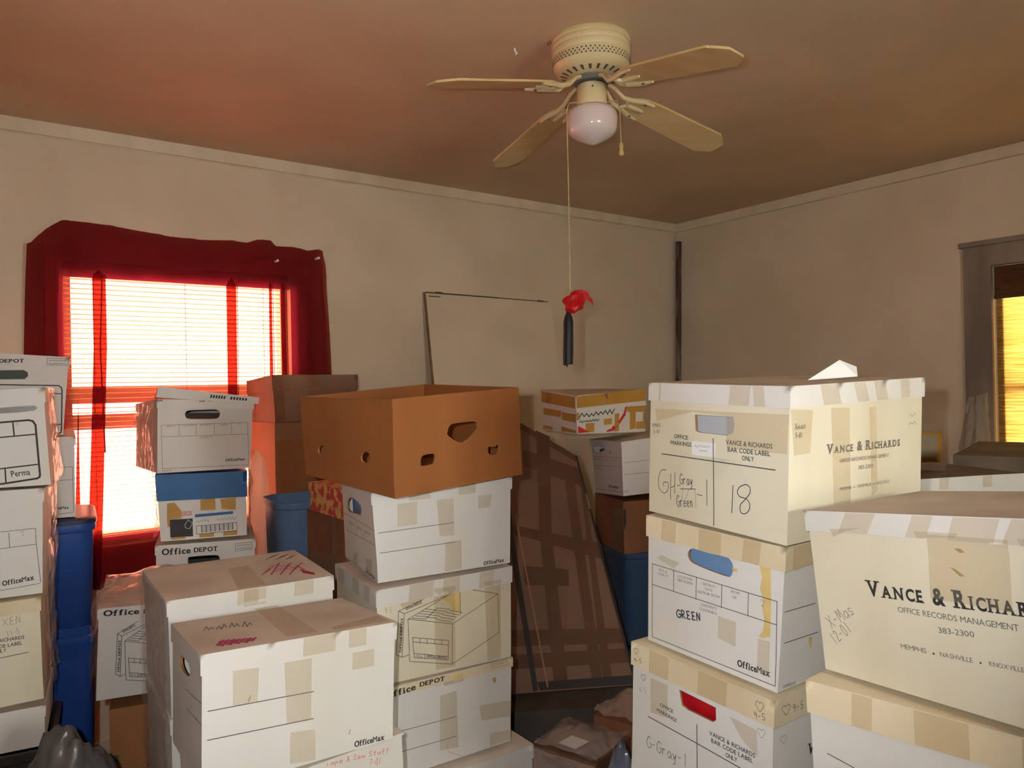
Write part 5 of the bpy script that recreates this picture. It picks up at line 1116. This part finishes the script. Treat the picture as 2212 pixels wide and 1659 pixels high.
# strips of tape run over the lid rims
def bands(c, face, *L):
    for a0, a1, sk in L: c.tape(face, [(a0, c.lidbottom+.001), (a1, c.lidbottom+.001), (a1+sk, c.h-.001), (a0+sk, c.h-.001)])
bands(I1, 'L', (.03, .036, .001), (.205, .25, .004), (.262, .285, -.004)); bands(I1, 'R', (.09, .14, -.012), (.19, .225, -.015), (.25, .285, -.012), (.33, .36, -.006))
bands(I2, 'L', (.04, .075, .002), (.13, .18, .0), (.225, .26, .003)); bands(I2, 'R', (.02, .10, 0)); bands(I3, 'L', (.05, .10, .001), (.17, .235, .002))
bands(J1, 'L', (.06, .11, .018), (.17, .20, .015), (.23, .29, .012), (.30, .34, .016)); bands(J2, 'L', (.07, .10, .003), (.16, .23, .0), (.29, .33, .002))
bands(G2, 'R', (.09, .16, .003), (.19, .24, .002), (.30, .345, .004)); bands(G1, 'R', (.10, .16, .0), (.24, .29, .002)); bands(G2, 'L', (.03, .08, .003), (.15, .2, .003), (.24, .28, .004))
bands(D1, 'R', (.20, .27, .002), (.30, .34, .0)); bands(D0, 'R', (.16, .21, .001), (.30, .35, .002)); bands(K1, 'R', (.12, .15, .003), (.26, .29, .002))
# ---------------------------------------------------------------- folded paper on the top box
mb = MB(); c = I1
def tp(a, b, h): return c.F('T', a, b, h+.002)
pa, pb, pc_, pd, pe = tp(.185, .10, 0), tp(.262, .085, .036), tp(.295, .07, .022), tp(.275, .055, .004), tp(.285, .115, 0)
for pts in ([pa, pd, pb], [pd, pc_, pb], [pb, pc_, pe], [pa, pb, pe]): mb.face(pts, 'label')
fp = mb.build('folded_paper', None, weld=False); tag(fp, 'small folded white paper standing on the lid of the topmost cream box', 'paper')
# ---------------------------------------------------------------- crumpled bags and the wrapped parcels in the aisle
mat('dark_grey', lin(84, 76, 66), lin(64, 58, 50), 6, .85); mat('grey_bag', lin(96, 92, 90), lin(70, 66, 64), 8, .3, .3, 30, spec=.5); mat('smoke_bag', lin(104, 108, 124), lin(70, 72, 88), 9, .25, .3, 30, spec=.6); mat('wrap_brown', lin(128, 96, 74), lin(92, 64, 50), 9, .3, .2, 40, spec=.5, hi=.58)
sheer('milky_bag', (.95, .92, .86, 1), lin(232, 226, 210), .62, .35, .3, lin(225, 215, 190))
def bag(name, label, cen, rad, m, seed, amp=.22, cat='bag'):
    bm = bmesh.new(); bmesh.ops.create_icosphere(bm, subdivisions=5, radius=1)
    for v in bm.verts:
        p = v.co.copy(); n = 1-abs(noise.noise(p*1.7+Vector((seed, 0, 0)))); k = 1+amp*(noise.noise(p*1.3+Vector((0, seed, 0)))*.9+(n-.7)*.5+abs(noise.noise(p*5+Vector((seed, seed, 0))))*.35)
        q = p*k; sq = max(abs(q.z), 1e-6); v.co = Vector((q.x*rad[0], q.y*rad[1], max(q.z, -1)*rad[2]))
    me = bpy.data.meshes.new(name); bm.to_mesh(me); bm.free(); me.materials.append(MATS[m])
    for p in me.polygons: p.use_smooth = True
    o = link(name, me); o.location = cen; return tag(o, label, cat)
bag('plastic_bag', 'dark grey crumpled plastic bag on the floor at the lower left', (-1.075, 1.83, .40), (.14, .11, .40), 'grey_bag', 3, .3)
bag('plastic_bag', 'shiny smoke grey plastic bag in the aisle beside the right stack', (.275, 1.925, .335), (.072, .062, .335), 'smoke_bag', 9, .26)
bag('plastic_bundle', 'plastic-wrapped tan bundle standing behind the window stack', (-1.075, 3.22, .665), (.065, .06, .665), 'milky_bag', 14, .12, 'bundle')
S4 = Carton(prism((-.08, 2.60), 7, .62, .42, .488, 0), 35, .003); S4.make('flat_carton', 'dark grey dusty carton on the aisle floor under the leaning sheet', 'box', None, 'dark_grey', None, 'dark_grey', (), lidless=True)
S1K = prism((.2, 2.02), 54, .195, .2, .25, .35)
S1 = Carton(S1K, 36, .006); S1.make('wrapped_parcel', 'plastic-wrapped brown parcel with a white label in the aisle', 'parcel', None, 'wrap_brown', None, 'wrap_brown', [('T', 'pg', 'label', [(.045, .09), (.105, .08), (.11, .14), (.05, .15)]), ('T', 'pg', 'greyplastic', [(.01, .02), (.10, .01), (.12, .06), (.02, .08)]), ('T', 'pg', 'pen3', [(.13, .06), (.18, .04), (.18, .14), (.14, .16)])], lidless=True); S1.wrap('TL', .022, .003, 12, .03, .012)
below(S1K, 1, ['brown carton on the aisle floor under the labelled parcel'], m='kraft_dark', name='cardboard_carton', group=None, lidless=True)
S2K = prism((.355, 2.205), 54, .2, .16, .25, .36)
S2 = Carton(S2K, 37, .006); S2.make('wrapped_parcel', 'dark brown plastic-wrapped parcel behind the labelled parcel', 'parcel', None, 'kraft_dark', None, 'kraft_dark', (), lidless=True); S2.wrap('T', .03, .004, 13, .04, .012)
below(S2K, 1, ['brown carton on the aisle floor under the dark brown parcel'], m='kraft_dark', name='cardboard_carton', group=None, lidless=True)
# ---------------------------------------------------------------- leaning taped cardboard sheet
O = Vector((-.0207, 2.6986, .512)); EX = Vector((.9911, .1331, 0)); EY = Vector((-.0690, .5140, .8550)); EN = Vector((.1138, -.8474, .5186))
mat('tape_dark', lin(92, 63, 47), lin(84, 56, 41), 8, .25, .03, 40); mat('strap_black', lin(40, 34, 32), None, rough=.35); mat('tape_light', lin(140, 102, 78), None, rough=.3)
pn = thing('cardboard_sheet', 'big flat brown cardboard sheet banded with tape, leaning in the aisle', 'cardboard sheet', O); inv = Matrix.Translation(-O)
def pp(u, v, n=0): return O+EX*u+EY*v+EN*n
out = [(-.28, .004), (.451, .004), (.356, .924), (.137, 1.086), (.0, 1.13), (-.2, 1.13)]
mb = MB(); n = len(out); mb.mesh([pp(u, v, 0) for u, v in out]+[pp(u, v, -.035) for u, v in out], [tuple(range(n)), tuple(range(2*n-1, n-1, -1))]+[(i, i+n, (i+1) % n+n, (i+1) % n) for i in range(n)], 'kraft_panel'); mb.build('sheet', pn, inv)
BANDS = {'tape_dark': [[(.13, 1.088), (.354, .922), (.347, .897), (.125, 1.06)], [(.193, 1.052), (.249, 1.02), (.208, .589), (.203, .022), (.151, .018), (.16, .591)], [(.289, .814), (.329, .801), (.33, .014), (.29, .012)], [(.353, .8), (.368, .79), (.366, .019), (.331, .014)], [(.128, .963), (.358, .865), (.37, .78), (.123, .885)], [(-.2, .70), (.06, .63), (.398, .539), (.405, .47), (.083, .585), (-.2, .64)], [(-.25, .235), (.425, .207), (.43, .151), (-.25, .175)], [(-.25, .14), (.435, .133), (.44, .082), (-.25, .09)], [(.081, .464), (.257, .441), (.251, .375), (.083, .389)], [(-.03, .99), (.02, .985), (-.01, .02), (-.06, .02)]],
 'strap_black': [[(.347, .925), (.356, .923), (.451, .02), (.443, .015)], [(.092, .038), (.447, .038), (.449, .006), (.098, .009)], [(.02, 1.12), (.045, 1.11), (.058, .557), (.093, .01), (.074, .007), (.035, .559)]],
 'tape_light': [[(.067, .676), (.073, .676), (.131, .019), (.125, .016)], [(.366, .752), (.371, .751), (.380, .683), (.374, .685)]]}
for k, (mm, L) in enumerate(BANDS.items()):
    for j, poly in enumerate(L):
        v, f = refine(poly, .2); mb = MB(); mb.mesh([pp(u, w, .0012+k*.0012+j*.00008) for u, w in v], f, mm); mb.build('tape_strip' if mm != 'strap_black' else 'edge_band', pn, inv, weld=False)
# ---------------------------------------------------------------- white board leaning on the wall, pole in the corner
mat('hardboard', lin(230, 214, 188), lin(222, 205, 179), 3, .6); mat('board_edge', lin(150, 118, 84), lin(124, 98, 68), 20, .7); mat('board_grime', lin(112, 98, 68), lin(90, 78, 54), 25, .8)
bd = thing('wall_board', 'tall off-white board leaning against the back wall', 'board', WB(1.6, 0, .3)); inv = Matrix.Translation(-bd.location)
def bp_(s, f, n=0.0):      # s across from left, f down from the top
    t = 2.109+(1.214-2.109)*s - .10*f*0; z = 2.133+(2.123-2.133)*s; zz = z*(1-f)+.012*f
    return WB(t, zz, .022+n*.99+.30*f)
mb = MB(); q = [(0, 0), (1, 0), (1, 1), (0, 1)]; mb.mesh([bp_(*p, .016) for p in q]+[bp_(*p, 0) for p in q], [(0, 3, 2, 1), (4, 5, 6, 7), (0, 1, 5, 4), (1, 2, 6, 5), (2, 3, 7, 6), (3, 0, 4, 7)], 'hardboard'); mb.build('board_panel', bd, inv)
mb = MB()
for a, b, f0, f1 in ((0, .55, -.001, .0022), (.5, .97, -.0004, .002), (.07, .12, -.003, .002), (.02, .10, .009, .0115), (.88, .93, -.002, .003)): 
    P8 = [bp_(s, f, n) for n in (.0165, .022) for s, f in ((a, f0), (b, f0), (b, f1), (a, f1))]
    mb.mesh(P8, [(0, 3, 2, 1), (4, 5, 6, 7), (0, 1, 5, 4), (1, 2, 6, 5), (2, 3, 7, 6), (3, 0, 4, 7)], 'board_grime')
mb.build('top_strip', bd, inv)
mb = MB(); P8 = [bp_(s, f, n) for n in (-.001, .0175) for s, f in ((-.006, 0), (0, 0), (0, 1), (-.006, 1))]; mb.mesh(P8, [(0, 3, 2, 1), (4, 5, 6, 7), (0, 1, 5, 4), (1, 2, 6, 5), (2, 3, 7, 6), (3, 0, 4, 7)], 'board_edge'); mb.build('edge_strip', bd, inv)
mat('old_wood', lin(92, 68, 58), lin(150, 138, 128), 18, .7, .2, 60, (1, 1, .25), lo=.5, hi=.75)
mb = MB(); a, b = WB(.17, 0, .10), WB(.02, 2.612, .04); u = DB; w = DR
pts = [p+u*x*.017+w*y*.012 for p in (a, a.lerp(b, .5)+u*.004, b) for x, y in ((-1, -1), (1, -1), (1, 1), (-1, 1))]
mb.mesh(pts, [(i*4+k, i*4+(k+1) % 4, (i+1)*4+(k+1) % 4, (i+1)*4+k) for i in range(2) for k in range(4)]+[(3, 2, 1, 0), (8, 9, 10, 11)], 'old_wood')
po = mb.build('wooden_pole', None, Matrix.Translation(-a)); po.location = a; tag(po, 'tall thin brown wooden pole with peeling paint in the room corner', 'pole')
# white plastic at the right window
mb = MB(); g = {}
for i in range(25):
    for j in range(29):
        s, f = i/24, j/28; z = 1.492-.27*f; t = 2.045-(.10+.06*f)*s+ .012*f; d = .03+.04*math.sin(math.pi*s)*f+.02*abs(noise.noise(Vector((s*5, f*4, 2))))+.008*math.sin(s*16+f*3)
        g[i, j] = WR(t, z+.03*(1-s)*(1-f), d)
for i in range(24):
    for j in range(28): mb.face([g[i, j], g[i+1, j], g[i+1, j+1], g[i, j+1]], 'milky_bag')
wb_ = mb.build('plastic_bag', None, smooth=True); tag(wb_, 'thin white plastic bag hanging on the casing of the right window', 'bag')
# ---------------------------------------------------------------- ceiling fan
mat('fan_cream', lin(224, 206, 160), lin(214, 194, 146), 6, .35, spec=.5); mat('fan_blade', lin(216, 192, 140), lin(204, 178, 124), 4, .5, .02, 60, (.3, 4, 4)); mat('slot', lin(84, 84, 74), None, rough=.8); mat('metal', lin(130, 138, 140), None, rough=.35, metal=.7)
mat('opal_glass', lin(222, 206, 200), None, rough=.12, spec=.6); mat('brass_chain', lin(196, 178, 130), None, rough=.4); mat('wood_knob', lin(196, 170, 112), None, rough=.5)
FC = Vector((.2835, 2.53, CEIL)); fan = thing('ceiling_fan', 'cream four-blade ceiling fan with a milky glass globe', 'ceiling fan', FC)
mb = MB(); PR = [(.126, 0), (.131, -.006), (.131, -.016), (.128, -.019), (.1305, -.023), (.1305, -.036), (.128, -.039), (.130, -.043), (.130, -.058), (.127, -.062), (.128, -.066), (.126, -.094), (.122, -.098), (.118, -.107), (.10, -.117), (.075, -.125), (.06, -.128)]
mb.lathe(PR, 'fan_cream', 56)
for k in range(56):
    for row in range(3):
        a = 2*math.pi*(k+.5*(row % 2))/56; r = .1283; z0 = -.070-row*.008; da = .030; ca = lambda x: Vector((r*math.cos(x), r*math.sin(x), 0))
        mb.face([ca(a-da)+Vector((0, 0, z0-.004)), ca(a)+Vector((0, 0, z0-.0075)), ca(a+da)+Vector((0, 0, z0-.004)), ca(a)+Vector((0, 0, z0-.0005))], 'slot')
for k in range(22):
    a = 2*math.pi*k/22; d0, d1 = Vector((math.cos(a), math.sin(a), 0)), Vector((-math.sin(a), math.cos(a), 0))
    mb.face([d0*.079-d1*.0035+Vector((0, 0, -.1255)), d0*.079+d1*.0035+Vector((0, 0, -.1255)), d0*.101+d1*.0055+Vector((0, 0, -.1185)), d0*.101-d1*.0055+Vector((0, 0, -.1185))], 'slot')
mb.tube([(-.134, -.02, -.012), (-.145, -.025, -.022)], [.006, .004], 'board_edge', 8)
mb.build('motor_housing', fan, smooth=True, weld=False)
mb = MB(); mb.lathe([(.058, -.126), (.058, -.145), (.04, -.148), (.04, -.155)], 'metal', 28); mb.build('rotor_hub', fan, smooth=True)
mb = MB(); mb.lathe([(.046, -.152), (.049, -.156), (.049, -.205), (.051, -.212), (.051, -.222), (.046, -.226)], 'fan_cream', 32); mb.tube([(-.002, -.0485, -.170), (-.002, -.0515, -.170)], [.003, .003], 'ink', 8); mb.build('switch_housing', fan, smooth=True, weld=False)
mb = MB(); mb.lathe([(.046, -.222), (.064, -.227), (.077, -.236), (.083, -.248), (.0845, -.262), (.082, -.292), (.078, -.305), (.068, -.317), (.052, -.327), (.034, -.336), (.018, -.343), (.008, -.347), (.0005, -.348)], 'opal_glass', 44); gl = mb.build('glass_globe', fan, smooth=True)
gl['label'] = 'milky white glass globe'
tip_ang = [213.5, 304, 121, 33]
def blade_pt(r, s, ang, dz=0.0):
    """r outward, s sideways; the blade droops outward and is pitched"""
    a = R(ang); u = Vector((math.cos(a), math.sin(a), 0)); v = Vector((-math.sin(a), math.cos(a), 0)); z = -.178-.085*max(0, (r-.16)/.435)
    return u*r+v*s*math.cos(R(PITCH))+Vector((0, 0, z+s*math.sin(R(PITCH))+dz))
PITCH = -9
for ang in tip_ang:
    half = [(.165, .030), (.18, .043), (.205, .053), (.26, .058), (.42, .063), (.540, .067), (.549, .065), (.554, .059), (.562, .056), (.590, .036), (.598, .028)]
    ol = [(r, s) for r, s in half]+[(r, -s) for r, s in reversed(half)]
    mb = MB(); n = len(half); pt = []
    for dz in (.0035, -.0035):
        for r, s in half: pt += [blade_pt(r, s, ang, dz), blade_pt(r, -s, ang, dz)]
    F = []
    for k in range(n-1): F += [(2*k, 2*k+1, 2*k+3, 2*k+2), (2*n+2*k, 2*n+2*k+2, 2*n+2*k+3, 2*n+2*k+1), (2*k, 2*k+2, 2*n+2*k+2, 2*n+2*k), (2*k+1, 2*n+2*k+1, 2*n+2*k+3, 2*k+3)]
    F += [(0, 2*n, 2*n+1, 1), (2*n-2, 2*n-1, 4*n-1, 4*n-2)]
    mb.mesh(pt, F, 'fan_blade'); bl_ = mb.build('fan_blade', fan)
    mb = MB(); a = R(ang); u = Vector((math.cos(a), math.sin(a), 0)); v = Vector((-math.sin(a), math.cos(a), 0))
    for sgn in (-1, 1):
        mb.tube([u*.056+v*sgn*.012+Vector((0, 0, -.136)), u*.085+v*sgn*.02+Vector((0, 0, -.150)), u*.115+v*sgn*.028+Vector((0, 0, -.178)), blade_pt(.15, sgn*.03, ang, -.008), blade_pt(.19, sgn*.046, ang, -.008), blade_pt(.235, sgn*.050, ang, -.007)], [.006, .0065, .0075, .009, .008, .004], 'fan_cream', 8)
    mb.tube([blade_pt(.14, -.022, ang, -.008), blade_pt(.155, 0, ang, -.009), blade_pt(.14, .022, ang, -.008)], .006, 'fan_cream', 8); mb.tube([blade_pt(.15, 0, ang, -.008), blade_pt(.20, 0, ang, -.008), blade_pt(.225, 0, ang, -.007)], [.009, .008, .004], 'fan_cream', 8)
    for r, s in ((.185, .0), (.2, .042), (.2, -.042)): mb.lathe([(.006, -.012), (.006, -.016), (.001, -.017)], 'metal', 8, lambda p, r=r, s=s, ang=ang: blade_pt(r, s, ang, p.z+.002)+Vector((p.x, p.y, 0)))
    mb.build('blade_iron', bl_, smooth=True, weld=False)
mb = MB(); mb.tube([(.078, -.035, -.215), (.088, -.03, -.245), (.090, -.03, -.352)], .0013, 'brass_chain', 6); mb.tube([(.051, -.02, -.212), (.078, -.035, -.215)], .002, 'brass_chain', 6); pc = mb.build('pull_chain', fan)
mb = MB(); mb.lathe([(.002, -.350), (.006, -.354), (.008, -.362), (.005, -.372), (.009, -.385), (.007, -.393), (.002, -.396)], 'wood_knob', 14, lambda p: p+Vector((.090, -.03, 0))); mb.build('chain_knob', pc, smooth=True)
CX, CY = -.0875, -.045
mb = MB(); cord = [Vector((-.05, -.02, -.212)), Vector((-.08, -.04, -.222)), Vector((CX, CY, -.25)), Vector((CX+.001, CY, -.5)), Vector((CX, CY, -.855))]; mb.tube(cord, .0016, 'brass_chain', 6)
z = -.26
while z > -.845: mb.lathe([(.0005, z), (.0026, z-.002), (.0005, z-.004)], 'brass_chain', 6, lambda p: p+Vector((CX, CY, 0)), cap=False); z -= .0055
mb.build('pull_cord', fan, weld=False)
# red wrapper and black sleeve hanging on the cord
sheer('red_film', (.95, .25, .25, 1), lin(226, 44, 50), .8, .3, .3, lin(226, 40, 40)); mat('black_cloth', lin(30, 30, 34), None, rough=.5)
KP = FC+Vector((CX, CY, -.868)); mb = MB(); g = {}
for i in range(26):
    for j in range(16):
        a = i/25*math.pi*2; f = j/15; r = .007+.029*math.sin(f*math.pi)**.8
        p = KP+Vector((.006+.012*(1-f)+math.cos(a)*r, math.sin(a)*r*.8, .034-f*.075)); g[i % 25, j] = p+noise.noise_vector(p*55)*.009
for i in range(25):
    for j in range(15): mb.face([g[i, j], g[i, j+1], g[(i+1) % 25, j+1], g[(i+1) % 25, j]], 'red_film')
h = {}
for i in range(13):
    for j in range(9):
        s, f = i/12, j/8; p = KP+Vector((.008+.056*s+.012*f*s, -.012+.012*s, .030*math.sin(s*2.3)+.012-.040*f*(.35+.65*s)-.018*s*s)); h[i, j] = p+noise.noise_vector(p*48+Vector((3, 0, 0)))*.008
for i in range(12):
    for j in range(8): mb.face([h[i, j], h[i, j+1], h[i+1, j+1], h[i+1, j]], 'red_film')
rw = mb.build('plastic_wrapper', None, Matrix.Translation(-KP), weld=False); rw.location = KP; tag(rw, 'crumpled red plastic wrapper knotted on the fan pull cord', 'wrapper')
S0 = KP+Vector((-.008, 0, -.048)); mb = MB(); random.seed(3)
prof = [(.006, .012), (.0135, -.005), (.016, -.02), (.0168, -.07), (.0172, -.12), (.0165, -.15)]
n = 18; pts = [Vector((r*math.cos(2*math.pi*k/n)-.006*abs(z)/.2, r*math.sin(2*math.pi*k/n), z-(random.uniform(0, .012) if i == 5 else 0))) for i, (r, z) in enumerate(prof) for k in range(n)]
mb.mesh(pts, [(j*n+k, (j+1)*n+k, (j+1)*n+(k+1) % n, j*n+(k+1) % n) for j in range(5) for k in range(n)]+[tuple(range(n)), tuple(5*n+k for k in range(n-1, -1, -1))], 'black_cloth')
mb.tube([(-.008, 0, -.145), (-.008, 0, -.166)], [.004, .002], 'black_cloth', 6)
bs = mb.build('cloth_sleeve', None, smooth=True); bs.location = S0; tag(bs, 'narrow black rolled cloth hanging below the red wrapper', 'cloth')
# screw hook on the ceiling
mb = MB(); mb.tube([(0, 0, 0), (0, 0, -.01), (.006, 0, -.016), (.002, 0, -.022)], .0034, 'label', 8); hk = mb.build('ceiling_hook', None, smooth=True); hk.location = (.0325, 2.5766, CEIL); tag(hk, 'tiny pale hook in the ceiling left of the fan', 'hook')
